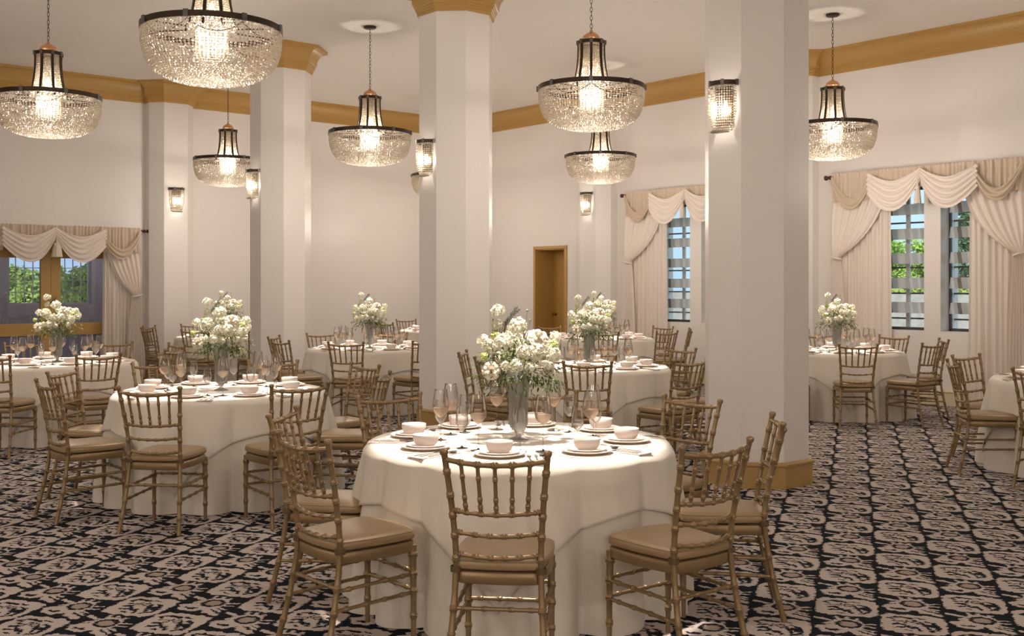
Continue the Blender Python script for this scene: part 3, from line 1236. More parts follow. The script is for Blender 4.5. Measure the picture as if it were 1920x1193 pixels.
# ------------------------------------------------------------------ vase and bouquet
def real_glass(name):
    m, nt, out = new_mat(name)
    g = nt.nodes.new('ShaderNodeBsdfGlass')
    g.inputs['Color'].default_value = (1, 1, 1, 1)
    g.inputs['Roughness'].default_value = .02
    g.inputs['IOR'].default_value = 1.45
    tr = nt.nodes.new('ShaderNodeBsdfTransparent')
    tr.inputs[0].default_value = (.93, .92, .9, 1)
    ms = nt.nodes.new('ShaderNodeMixShader')
    ms.inputs[0].default_value = .3
    nt.links.new(g.outputs[0], ms.inputs[1])
    nt.links.new(tr.outputs[0], ms.inputs[2])
    df = nt.nodes.new('ShaderNodeBsdfTranslucent')
    df.inputs[0].default_value = (.95, .94, .92, 1)
    m2 = nt.nodes.new('ShaderNodeMixShader')
    m2.inputs[0].default_value = .28
    nt.links.new(ms.outputs[0], m2.inputs[1])
    nt.links.new(df.outputs[0], m2.inputs[2])
    nt.links.new(m2.outputs[0], out.inputs[0])
    return m


M['vase'] = real_glass('cut_glass')


def make_vase():
    t = thing('vase', 'x', 'vase')
    MB().lathe([(0, 0), (.052, 0), (.053, .004), (.04, .009), (.018, .016), (.0125, .026), (.016, .04), (.03, .055), (0, .058)], 32).build('foot', M['vase'], t)
    fl = lambda th, z: .075 * abs(math.sin(th * 12)) - .045
    out = [(.028, .055), (.042, .066), (.0475, .085), (.0475, .15), (.050, .22), (.057, .29), (.068, .345), (.074, .365)]
    inn = [(.070, .365), (.063, .343), (.052, .29), (.045, .22), (.043, .15), (.043, .09), (.03, .074), (0, .07)]
    mb = MB()
    mb.lathe([(0, .055)] + out + inn, 144, flute=lambda th, z: fl(th, z) * min(1, max(.0, (z - .055) / .03)))
    mb.build('body', M['vase'], t, angle=60, label='ribbed clear glass body')
    return t


def floret_ball(r, n, seed, squash=.92, size=.0125):
    """a hydrangea head: a dome packed with four-petalled florets"""
    rr = random.Random(seed)
    mb = MB()
    ga = PI * (3 - math.sqrt(5))
    for i in range(n):
        z = 1 - 1.75 * (i + .5) / n
        rho = math.sqrt(max(0, 1 - z * z))
        th = i * ga + rr.uniform(-.15, .15)
        d = Vector((rho * math.cos(th), rho * math.sin(th), z)).normalized()
        k = r * rr.uniform(.78, 1.08)
        c = Vector((d.x * k, d.y * k, d.z * k * squash))
        nrm = (d + Vector((rr.uniform(-.6, .6), rr.uniform(-.6, .6), rr.uniform(-.6, .6)))).normalized()
        a = nrm.orthogonal().normalized()
        a = (Matrix.Rotation(rr.uniform(0, 6.28), 3, nrm) @ a)
        b = nrm.cross(a)
        s = size * rr.uniform(.8, 1.2)
        for q in range(4):
            u = a if q == 0 else b if q == 1 else -a if q == 2 else -b
            w = nrm.cross(u)
            p0 = c
            p1 = c + u * s * .55 + w * s * .48 + nrm * s * .10
            p2 = c + u * s * 1.05 + nrm * s * rr.uniform(.05, .3)
            p3 = c + u * s * .55 - w * s * .48 + nrm * s * .10
            mb.add([p0, p1, p2, p3], [(0, 1, 2), (0, 2, 3)])
    return mb


def rose_mesh(r):
    mb = MB()
    rr = random.Random(5)
    for ring, (n, tilt, rad, hh) in enumerate(((3, .15, .16, .75), (5, .35, .34, .72), (6, .62, .56, .62), (8, .95, .80, .48), (9, 1.25, .98, .32))):
        for i in range(n):
            th = 2 * PI * i / n + ring * .6 + rr.uniform(-.1, .1)
            wid = 2.3 * PI / n

            def fn(u, v):
                a = th + (u - .5) * wid * (1 - .25 * v)
                q = r * (rad * (.25 + .75 * v ** .7) + .10 * v * v * tilt)
                z = r * (hh * v - .35 * v ** 3 * tilt - .2) - r * .12 * (2 * u - 1) ** 2 * v
                return (q * math.cos(a), q * math.sin(a), z)
            mb.grid(fn, 6, 5)
    return mb


def leaf(mb, p, d, n, ln, wd, bend=.2):
    d = d.normalized()
    s = d.cross(n)
    s = s.normalized() if s.length > 1e-5 else d.orthogonal().normalized()
    n = s.cross(d)
    pts = []
    for t, w in ((0, .06), (.3, .9), (.6, 1.), (.85, .55), (1, 0)):
        c = p + d * ln * t - n * bend * ln * t * t
        pts += [c + s * wd * w * .5 + n * wd * .15 * w, c, c - s * wd * w * .5 + n * wd * .15 * w]
    f = []
    for i in range(4):
        a = i * 3
        f += [(a, a + 1, a + 4, a + 3), (a + 1, a + 2, a + 5, a + 4)]
    mb.add(pts, f)


def make_bouquet():
    """origin on the table; the flowers stand above the rim of the vase"""
    t = thing('flower_bouquet', 'x', 'flowers')
    z0 = TZ
    sc_ = 1 / 2390.
    heads = [(505, 300, 85, 0, 'w'), (490, 480, 72, .02, 'w'), (745, 490, 112, -.02, 'w'), (320, 680, 82, -.02, 'w'), (560, 680, 115, -.09, 'w'), (820, 790, 92, -.15, 'w'),
             (965, 790, 112, -.13, 'w'), (1180, 830, 98, -.08, 'w'), (735, 945, 88, -.17, 'w'), (1215, 640, 82, .0, 'w'), (470, 615, 62, -.02, 'g'), (335, 850, 52, -.12, 'g'),
             (880, 970, 66, -.17, 'w'), (1130, 960, 62, -.11, 'w'), (1180, 715, 56, -.06, 'g'), (600, 950, 55, -.18, 'w'),
             (400, 760, 95, .13, 'w'), (700, 620, 105, .12, 'w'), (950, 650, 105, .12, 'w'), (1130, 760, 95, .14, 'w'), (560, 900, 95, .17, 'w'), (880, 900, 95, .19, 'w'), (760, 760, 100, .2, 'w')]
    meshes = {'w': floret_ball(1, 92, 1, size=.25).mesh('hydrangea_head', M['petal'], False), 'w2': floret_ball(1, 80, 2, size=.27).mesh('hydrangea_head', M['petal'], False),
              'g': floret_ball(1, 80, 3, size=.26).mesh('hydrangea_head', M['petal_g'], False)}
    core = Vector((0, 0, 1.16 - z0))
    stems = []
    for i, (cx_, cy_, r, y, k) in enumerate(heads):
        key = k if k == 'g' or i % 2 else 'w2'
        o = bpy.data.objects.new('hydrangea_head', meshes[key])
        COL.objects.link(o)
        o.parent = t
        if k == 'g':
            o['label'] = 'green hydrangea head'
        rr = r * sc_
        p = Vector(((cx_ - 755) * sc_, y, 1.555 - cy_ * sc_ - z0))
        o.location = p
        o.scale = (rr, rr, rr * .95)
        d = (p - core)
        o.rotation_euler = d.to_track_quat('Z', 'Y').to_euler()
        stems.append(p)
    for (cx_, cy_, r, y, rot) in ((1000, 610, 112, -.10, (1.0, .25, 0)), (430, 1010, 105, -.15, (1.35, -.3, .2)), (1120, 1030, 60, -.10, (1.9, .4, 0))):
        o = rose_mesh(1).build('rose', M['rose'], t, angle=None, label='cream open rose')
        rr = r * sc_
        o.scale = (rr, rr, rr)
        o.location = ((cx_ - 755) * sc_, y, 1.555 - cy_ * sc_ - z0)
        o.rotation_euler = rot
    rr = random.Random(11)
    mb = MB()
    for i in range(900):
        th = rr.uniform(0, 2 * PI)
        el = rr.uniform(-.8, 1.25)
        rad = rr.uniform(.07, .245) * (1 - .12 * max(0, el))
        d = Vector((math.cos(th) * math.cos(el), math.sin(th) * math.cos(el) * .85, math.sin(el)))
        p = core + Vector((d.x * rad, d.y * rad, d.z * rad * .75 - .03))
        dd = (d + Vector((rr.uniform(-.8, .8), rr.uniform(-.8, .8), rr.uniform(-.9, .5)))).normalized()
        leaf(mb, p, dd, Vector((rr.uniform(-.4, .4), rr.uniform(-.4, .4), 1)), rr.uniform(.02, .042), rr.uniform(.006, .011))
    for i in range(26):                       # trailing sprigs around the rim
        th = rr.uniform(0, 2 * PI)
        p = core + Vector((math.cos(th) * .14, math.sin(th) * .12, -.06))
        d = Vector((math.cos(th), math.sin(th) * .85, rr.uniform(-.55, .25)))
        for k in range(10):
            p = p + d * .0115
            d = (d + Vector((0, 0, -.05))).normalized()
            leaf(mb, p, (d + Vector((rr.uniform(-1, 1), rr.uniform(-1, 1), rr.uniform(-1, 1)))).normalized(), Vector((0, 0, 1)), rr.uniform(.016, .028), .009)
    mb.build('foliage', M['leaf'], t, angle=None, kind='stuff')
    mb = MB()
    p = Vector((-.075, -.02, 1.345 - z0))
    d = Vector((.45, 0, .8)).normalized()
    rq = random.Random(21)
    sp_ = [p.copy()]
    for k in range(10):
        p = p + d * .011
        d = (d + Vector((.035, 0, -.004))).normalized()
        sp_.append(p.copy())
        for q in (-1, 1):
            leaf(mb, p, Vector((d.x * .9 - q * d.z * .6, rq.uniform(-.3, .3), d.z * .9 + q * d.x * .6)), Vector((0, -1, .15)), rq.uniform(.022, .032), .0042)
    mb.tube(sp_, .0016, 5)
    mb.build('dark_frond', M['leaf_dark'], t, angle=None, label='dark slender frond')
    mb = MB()
    for x, z in ((.045, 1.42), (.06, 1.37)):
        mb.tube([(0, 0, core.z), (x * .6, 0, (core.z + z - z0) / 2), (x, 0, z - z0)], .0018, 5)
        mb.lathe([(0, 0), (.006, .004), (.006, .012), (0, .016)], 8, (x, 0, z - z0))
    mb.build('bud_sprig', M['stem'], t, label='budded sprig')
    rr = random.Random(3)
    for i in range(5):
        a = rr.uniform(0, 6.28)
        mb = MB()
        mb.tube([(.022 * math.cos(a), .022 * math.sin(a), .085), (.03 * math.cos(a + 2), .03 * math.sin(a + 2), .25), (.05 * math.cos(a + 2.2), .05 * math.sin(a + 2.2), .37)], .0022, 6)
        mb.build('stem', M['stem'], t)
    return t


# ------------------------------------------------------------------ chandeliers and sconces
ICO_V = []
ICO_F = [(0, 11, 5), (0, 5, 1), (0, 1, 7), (0, 7, 10), (0, 10, 11), (1, 5, 9), (5, 11, 4), (11, 10, 2), (10, 7, 6), (7, 1, 8), (3, 9, 4), (3, 4, 2), (3, 2, 6), (3, 6, 8), (3, 8, 9), (4, 9, 5), (2, 4, 11), (6, 2, 10), (8, 6, 7), (9, 8, 1)]
_g = (1 + 5 ** .5) / 2
for v in ((-1, _g, 0), (1, _g, 0), (-1, -_g, 0), (1, -_g, 0), (0, -1, _g), (0, 1, _g), (0, -1, -_g), (0, 1, -_g), (_g, 0, -1), (_g, 0, 1), (-_g, 0, -1), (-_g, 0, 1)):
    ICO_V.append(np.array(v) / math.sqrt(1 + _g * _g))
ICO_V = np.array(ICO_V)


def beads(mb, centers, r, rng):
    for c in centers:
        ang = rng.uniform(0, 6.28)
        ca, sa = math.cos(ang), math.sin(ang)
        v = ICO_V * r
        x = v[:, 0] * ca - v[:, 1] * sa + c[0]
        y = v[:, 0] * sa + v[:, 1] * ca + c[1]
        mb.add(list(zip(x.tolist(), y.tolist(), (v[:, 2] + c[2]).tolist())), ICO_F)


def prof_walk(prof, step):
    out = []
    acc = 0.
    for (r0, z0), (r1, z1) in zip(prof[:-1], prof[1:]):
        l = math.hypot(r1 - r0, z1 - z0)
        s = acc
        while s < l:
            k = s / l
            out.append((r0 + (r1 - r0) * k, z0 + (z1 - z0) * k))
            s += step
        acc = s - l
    return out


ZRING = 3.49


def make_chandelier():
    """origin at the centre of the wide ring"""
    t = thing('chandelier', 'x', 'chandelier')
    rng = random.Random(2)
    top = CEIL - ZRING
    MB().lathe([(0, top - .03), (.065, top - .03), (.08, top - .02), (.08, top - .001), (0, top - .001)], 24).build('ceiling_canopy', M['bronze'], t)
    mb = MB()
    z = .57
    i = 0
    while z < top - .035:                      # chain links, alternating
        a = i % 2
        pts = []
        for k in range(13):
            th = 2 * PI * k / 12
            dx, dz = .011 * math.cos(th), .025 * math.sin(th)
            pts.append((dx if a else 0, 0 if a else dx, z + dz))
        mb.tube(pts, .0028, 5, False)
        z += .041
        i += 1
    mb.build('chain', M['bronze'], t)
    MB().lathe([(.085, .47), (.088, .49), (.075, .52), (.05, .54), (.02, .555), (.012, .575), (0, .58)], 10).build('dome', M['copper'], t, smooth=False, label='copper dome cap')

    def band(r, z0, z1, th, n=64):
        return MB().lathe([(r, z0), (r, z1), (r - th, z1), (r - th, z0), (r, z0)], n)
    band(.135, .43, .465, .012, 48).build('top_ring', M['bronze'], t, angle=30)
    mr = band(.525, -.022, .022, .014, 96).build('main_ring', M['bronze'], t, angle=30)
    a0 = math.radians(-94.5)
    ribs = [(.130, .45), (.128, .38), (.130, .30), (.140, .20), (.158, .10), (.185, .03), (.20, 0)]
    for k in range(8):
        th = a0 + k * PI / 4
        ca, sa = math.cos(th), math.sin(th)
        mb = MB()
        vs, fs = [], []
        for r, z in ribs:
            for dr, dt in ((.008, -.0125), (.008, .0125), (-.004, .0125), (-.004, -.0125)):
                vs.append(((r + dr) * ca - dt * sa, (r + dr) * sa + dt * ca, z))
        for j in range(len(ribs) - 1):
            for q in range(4):
                w = (q + 1) % 4
                fs.append((j * 4 + q, j * 4 + w, j * 4 + 4 + w, j * 4 + 4 + q))
        rib = mb.add(vs, fs).build('rib', M['bronze'], t, smooth=False)
        for r, z, s, pa in ((.140, .448, .022, rib), (.53, 0, .028, mr)):
            mb = MB()
            mb.box((r * ca, r * sa, z), (s * .7, s * 1.25, s * 1.9), th)
            mb.build('stud', M['stud'], pa, smooth=False, label='grey square stud')
        mb = MB()
        mb.tube([(.19 * ca, .19 * sa, -.002), (.515 * ca, .515 * sa, -.004)], .006, 6)
        mb.build('spoke', M['bronze'], t)
        # hanging garland of dark beads between studs
        cs = []
        th2 = th + PI / 4
        for j in range(19):
            u = j / 18
            a = th + (th2 - th) * u
            cs.append((.50 * math.cos(a), .50 * math.sin(a), -.03 - .085 * (1 - (2 * u - 1) ** 2)))
        mb = MB()
        mb.tube(cs, .0035, 5)
        mb.build('garland', M['bronze'], t, label='dark draped chain')
    # crystal strands of the wide bowl
    bowl = [(.512, -.028), (.512, -.10), (.500, -.18), (.470, -.26), (.415, -.325), (.33, -.37), (.22, -.395), (.10, -.405), (.02, -.407)]
    w = prof_walk(bowl, .0205)
    cs = []
    for j, (r, z) in enumerate(w):
        n = 104 if r > .30 else 64 if r > .15 else 30 if r > .06 else 10
        for i in range(n):
            th = 2 * PI * (i + (.5 if j % 2 and r < .45 else 0)) / n
            cs.append((r * math.cos(th) + rng.uniform(-.002, .002), r * math.sin(th) + rng.uniform(-.002, .002), z + rng.uniform(-.002, .002)))
    mb = MB()
    beads(mb, cs, .0108, rng)
    mb.build('crystal_bowl', M['crystal'], t, smooth=False, kind='stuff', label='bowl of crystal bead strands')
    cone = [(.120, .43), (.118, .38), (.120, .30), (.130, .20), (.148, .10), (.175, .03), (.185, .005)]
    cs = []
    for r, z in prof_walk(cone, .0185):
        for i in range(46):
            th = 2 * PI * i / 46
            cs.append((r * math.cos(th), r * math.sin(th), z))
    mb = MB()
    beads(mb, cs, .0097, rng)
    mb.build('crystal_neck', M['crystal'], t, smooth=False, kind='stuff', label='flared neck of crystal bead strands')
    cs = []
    for r, z in prof_walk([(.115, -.01), (.115, -.24)], .021):
        for i in range(32):
            th = 2 * PI * i / 32
            cs.append((r * math.cos(th), r * math.sin(th), z))
    mb = MB()
    beads(mb, cs, .0098, rng)
    mb.build('crystal_core', M['crystal'], t, smooth=False, kind='stuff', label='bright inner cylinder of crystal beads')
    for k in range(4):
        th = PI / 4 + k * PI / 2
        mb = MB()
        mb.lathe([(0, -.21), (.018, -.20), (.026, -.17), (.022, -.12), (.012, -.09), (0, -.085)], 12, (.05 * math.cos(th), .05 * math.sin(th), 0))
        mb.build('bulb', M['bulb'], t, label='glowing bulb')
    mb = MB()
    mb.lathe([(0, .08), (.02, .10), (.024, .14), (.015, .2), (0, .21)], 12)
    mb.build('bulb', M['bulb'], t, label='glowing bulb')
    return t


def make_sconce():
    """origin on the wall at the height of the top band, -y into the room"""
    t = thing('wall_sconce', 'x', 'sconce')
    rng = random.Random(4)
    rx, ry = .128, .115

    def arc(n, z0, z1, r0=0.):
        vs, fs = [], []
        for i in range(n + 1):
            a = PI + PI * i / n
            for zz, k in ((z0, 1), (z1, 1), (z1, .93), (z0, .93)):
                vs.append((rx * k * math.cos(a), ry * k * math.sin(a), zz))
        for i in range(n):
            for q in range(4):
                w = (q + 1) % 4
                fs.append((i * 4 + q, i * 4 + w, i * 4 + 4 + w, i * 4 + 4 + q))
        return MB().add(vs, fs)
    tb_ = arc(24, -.018, .018).build('top_band', M['bronze'], t, angle=30)
    for k in range(4):
        a = PI + PI * (k + .12) / 3.24
        mb = MB()
        mb.box((rx * math.cos(a) * 1.02, ry * math.sin(a) * 1.02, 0), (.014, .026, .046), a)
        mb.build('stud', M['stud'], tb_, smooth=False, label='grey square stud')
    mb = MB()
    mb.box((0, -.006, -.17), (.16, .012, .30))
    mb.build('back_plate', M['bronze'], t, smooth=False)
    cs = []
    for j in range(18):
        z = -.03 - j * .0195
        k = 1 if j < 11 else 1 - .045 * (j - 10)
        for i in range(19):
            a = PI + PI * (i + .25) / 18.5
            cs.append((rx * .95 * k * math.cos(a), ry * .95 * k * math.sin(a) - .012, z))
    for i in range(14):
        for j in range(6):
            cs.append(((-.065 + i * .01), -.035 - j * .012, -.375))
    mb = MB()
    beads(mb, cs, .0088, rng)
    mb.build('crystal_strands', M['crystal'], t, smooth=False, kind='stuff', label='half round curtain of crystal beads')
    for s in (-1, 1):
        mb = MB()
        mb.lathe([(0, -.26), (.014, -.25), (.02, -.22), (.016, -.17), (.01, -.14), (0, -.138)], 10, (s * .055, -.055, 0))
        mb.build('bulb', M['bulb_s'], t, label='glowing bulb')
    return t


# ------------------------------------------------------------------ curtains
def kids_now(o):
    return [c for c in bpy.data.objects if c.parent == o][-1]


def curtain_set(c, rot, loc, ztop, tie, words, inner=(.50, .60), top_in=.50, tsl=1., sides=(-1, 1)):
    """one dressed window; local x along the wall, -y into the room"""
    HW = 1.33
    rodz = ztop - .045
    tl = thing('curtain_rod', 'dark cherry wood curtain rod with turned finials ' + words[0], 'curtain rod', loc, rot)
    MB().tube([(-HW - .05, -.10, rodz), (HW + .05, -.10, rodz)], .014, 10).build('rod', M['rod'], tl)
    rodo = kids_now(tl)
    for s in (-1, 1):
        mb = MB()
        mb.lathe([(0, 0), (.016, 0), (.022, .008), (.016, .016), (.012, .022), (.026, .04), (.03, .055), (.024, .07), (.014, .08), (.014, .086), (.03, .10), (.035, .118), (.03, .136), (.012, .148), (0, .15)], 14)
        f_ = mb.build('finial', M['rod'], rodo)
        f_.location = (s * (HW + .04), -.10, rodz)
        f_.rotation_euler = (0, s * PI / 2, 0)
        mb = MB()
        mb.box((s * (HW - .05), -.05, rodz), (.02, .12, .03))
        mb.build('bracket', M['rod'], tl, smooth=False)
    for s in sides:
        nm = words[1 if s < 0 else 2]

        # straight pleated panel
        x0, x1 = s * HW * .985, s * inner[0 if s < 0 else 1]
        rr = random.Random(int(c * 10) + s)
        ph = rr.uniform(0, 6)

        def fn(u, v):
            z = .012 + (rodz - .03 - .012) * (1 - v)
            x = x0 + (x1 - x0) * u
            f = math.sin(u * 2 * PI * 8.5 + ph + .5 * math.sin(u * 9 + ph))
            f = math.copysign(abs(f) ** .7, f)
            return (x + s * .006 * math.sin(v * 5 + u * 20), -.078 - .024 * f * (.75 + .25 * v) - .006 * math.sin(u * 40), z)
        mb = MB()
        mb.grid(fn, 150, 14)
        o = mb.build('curtain', M['drape'], angle=None, label='straight pleated drape behind tied one, ' + nm, cat='curtain', group='pleated drapes at the windows')
        o.location = loc
        o.rotation_euler = (0, 0, rot)
        # tied-back panel
        tb = thing('tied_curtain', 'drape swept and tied back, ' + nm, 'curtain', loc, rot, 'tied back drapes at the windows')
        xo = HW * 1.0

        def fn2(u, v):
            # u: 0 outer edge, 1 inner edge; v: 0 top .. 1 floor
            zt = rodz - .10
            vt = .52
            if v < vt:
                k = v / vt
                z = zt + (tie - zt) * k
                outer = xo + .03 * math.sin(k * PI) - .0 * k
                outer = xo - .015 + .04 * math.sin(k * PI * .9) + .005 * k
                inn = top_in + (xo - .10 - top_in) * (k ** 1.9 * .75 + k * .25)
                x = outer + (inn - outer) * u
                zz = z - .16 * math.sin(k * PI) * math.sin(u * PI * .5) * .55 - .10 * (k ** 3) * (1 - abs(2 * u - 1.0)) * .3
                amp = .022 * (1 - .3 * k)
                yb = -.128 - .05 * k
            else:
                k = (v - vt) / (1 - vt)
                z = tie + (.012 - tie) * k
                wid0, wid1 = .10, .30
                wd = wid0 + (wid1 - wid0) * (k ** .55)
                outer = xo - .01 + .09 * k ** .7
                x = outer - wd * u
                zz = z
                amp = .018 + .012 * k
                yb = -.175
            f = math.sin(u * 2 * PI * 6.5 + .6 * math.sin(v * 4) + ph)
            return (s * x, yb - amp * f, zz)
        mb = MB()
        mb.grid(fn2, 110, 60)
        pnl = mb.build('panel', M['swag'], tb, angle=None)
        mb = MB()
        pts = []
        for k in range(25):
            a = 2 * PI * k / 24
            pts.append((s * (xo - .055 + .075 * math.cos(a)), -.175 + .06 * math.sin(a), tie + .02 * math.cos(a)))
        mb.tube(pts, .012, 8, False)
        mb.build('tieback', M['swag'], pnl, label='fabric tieback')
    # valance
    vl = thing('valance', 'cream swagged valance with gathered tan heading ' + words[0], 'valance', loc, rot)

    def head(u, v):
        x = -HW + 2 * HW * u
        ed = abs(x) / HW
        dep = .25 if ed < .56 else .40
        z = ztop + .012 * math.sin(u * 300) * .5 - dep * v
        f = math.sin(u * 2 * PI * 46 + 1.5 * math.sin(u * 37))
        f2 = math.sin(u * 2 * PI * 19 + 2 * math.sin(u * 23))
        amp = .010 + .012 * math.sin(min(1, v * 1.6) * PI * .5)
        y = -.168 - amp * (f * .55 + f2 * .6) - (.012 if v < .12 else 0)
        return (x, y, z)
    mb = MB()
    mb.grid(head, 420, 9)
    mb.build('heading', M['header'], vl, angle=None, label='gathered tan heading')

    def swag(x0, x1, s0, s1, e0, e1, folds, seed, mat, yb):
        rr = random.Random(seed)
        ph = rr.uniform(0, 6)

        def fn(u, v):
            k = 1 - abs(2 * u - 1) ** 2.1
            eu = e0 + (e1 - e0) * u
            e = .012 + eu * v
            sag = s0 + (s1 - s0) * v
            z = ztop - .012 - e - max(0, sag - e) * k
            bulge = math.sin(PI * u)
            f = math.sin(v * 2 * PI * folds + ph + .8 * math.sin(u * PI * 2 + ph))
            y = yb - .045 * bulge * (.5 + .5 * v) - .021 * f * (bulge ** .5) - .012 * math.sin(v * PI)
            x = x0 + (x1 - x0) * (u + .035 * math.sin(2 * PI * u) * (1 - v))
            x += .02 * math.sin(v * PI * folds * 2) * (1 - bulge) * (1 if u < .5 else -1) * .5
            return (x, y, z)
        mb = MB()
        mb.grid(fn, 48, 70)
        return mb.build('swag', mat, vl, angle=None)
    swag(-HW * 1.0, -.69, .34, .50, .10, .10, 2, 1, M['header'], -.20)['label'] = 'tan side swag'
    swag(.69, HW * 1.0, .34, .50, .10, .10, 2, 2, M['header'], -.20)['label'] = 'tan side swag'
    swag(-.765, .0, .155, .56, .30, .16, 5, 3, M['swag'], -.215)
    swag(.0, .765, .155, .56, .16, .30, 5, 4, M['swag'], -.215)
    ts = MB()
    ts.lathe([(r_ * tsl, z_) for r_, z_ in ((0, -.17), (.006, -.17), (.006, -.26), (.022, -.275), (.028, -.295), (.024, -.315), (.030, -.325), (.034, -.34), (.040, -.42), (.046, -.49), (0, -.49))], 28, (0, -.27, ztop),
             flute=lambda th, z: .07 * math.sin(th * 9) if z < ztop - 10 else (.07 * math.sin(th * 9) if z < -.33 else 0))
    ts.build('tassel', M['tassel'], vl, label='corded tassel')
    return vl


# ------------------------------------------------------------------ place everything
TABLES = [
    ('T1', (.033, 5.64), 'the foreground table', (0, 0)),
    ('T2', (-2.20, 8.27), 'the near left table', (.03, 0)),
    ('T3', (-4.70, 11.3), 'the table by the glazed door', (.08, 0)),
    ('T4', (-1.79, 13.75), 'the table between far columns', (.03, -.1)),
    ('T5', (.755, 10.7), 'the table behind the foreground one', (-.03, -.15)),
    ('T6', (1.33, 16.3), 'the table by the doorway', (0, -.1)),
    ('T7', (3.92, 13.2), 'the table by the nearer windows', (-.1, 0)),
    ('T8', (4.90, 9.25), 'the table at right edge', (0, 0)),
    ('T9', (-4.40, 16.94), 'the table by the wall pilaster', (0, 0)),
    ('T10', (-1.2, 19.4), 'the far corner table', (0, 0)),
]
CHAIR_SLOTS = {   # image-left and image-right post tops, relative to the table centre
    'F': ((-.305, -1.42), (.113, -1.47)), 'LF': ((-1.05, -.866), (-.796, -1.15)), 'L': ((-1.228, -.283), (-1.17, .128)),
    'RF': ((.637, -1.32), (.967, -1.07)), 'R': ((1.27, -.17), (1.22, -.594)), 'BR': ((.85, .71), (1.122, .398)),
    'BL': ((-.923, .63), (-.579, .85)), 'B': ((-.055, .90), (.372, .975))}
SLOT_WORDS = {'F': 'front seat', 'LF': 'front-left seat', 'L': 'left seat', 'RF': 'front-right seat', 'R': 'right seat', 'BR': 'back-right seat', 'BL': 'back-left seat', 'B': 'back seat'}
SLOT_AZ = {'F': -9.5, 'RF': 35.5, 'R': 80.5, 'BR': 125.5, 'B': 170.5, 'BL': 215.5, 'L': 260.5, 'LF': 305.5}
# things that other things hide completely in the photograph are not laid out; one bit per item:
# 1 chair, 2 placemat, 4 plate, 8 smaller plate, 16 bowl, 32 napkin, 64 fork, 128 knife, 256 spoon, 512 wine glass, 1024 water glass
HIDE = {
    'T1': {'BR': 64},
    'T2': {'R': 256, 'BR': 192, 'L': 256},
    'T3': {'LF': 65, 'L': 481, 'R': 192, 'BR': 448, 'B': 64, 'BL': 480},
    'T4': {'R': 481, 'BR': 193, 'BL': 480, 'L': 256},
    'T5': {'R': 128, 'BR': 64, 'BL': 480, 'L': 480},
    'T6': {'F': 64, 'R': 384, 'BR': 64, 'B': 192, 'BL': 480, 'L': 64},
    'T7': {'L': 1535, 'BL': 2017, 'R': 448, 'BR': 480},
    'T8': {'F': 2047, 'RF': 2047, 'R': 2047, 'BR': 2047, 'B': 2047, 'BL': 1536, 'L': 1536, 'LF': 2046},
    'T9': {'R': 2047, 'BR': 511, 'F': 704, 'RF': 480, 'B': 992, 'BL': 414, 'L': 448, 'LF': 512},
    'T10': {'F': 2047, 'B': 2047, 'RF': 2046, 'R': 2046, 'BR': 2046, 'BL': 2046, 'L': 1600, 'LF': 1536},
}


chair = Kind(make_chair())
under, over = make_cloths()
under, over = Kind(under), Kind(over)
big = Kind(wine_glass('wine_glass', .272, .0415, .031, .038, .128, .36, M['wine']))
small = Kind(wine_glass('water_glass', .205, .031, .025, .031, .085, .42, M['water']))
plate = Kind(make_plate('dinner_plate', .122, .013, 'plate'))
side = Kind(make_plate('side_plate', .098, .013, 'plate'))
bowl = Kind(make_bowl())
mat_ = Kind(make_mat())
napkin = Kind(make_napkin())
fork, knife, spoon = (Kind(make_cutlery(k)) for k in ('fork', 'knife', 'spoon'))
vase = Kind(make_vase())
bouquet = Kind(make_bouquet())
chand = Kind(make_chandelier())
sconce = Kind(make_sconce())

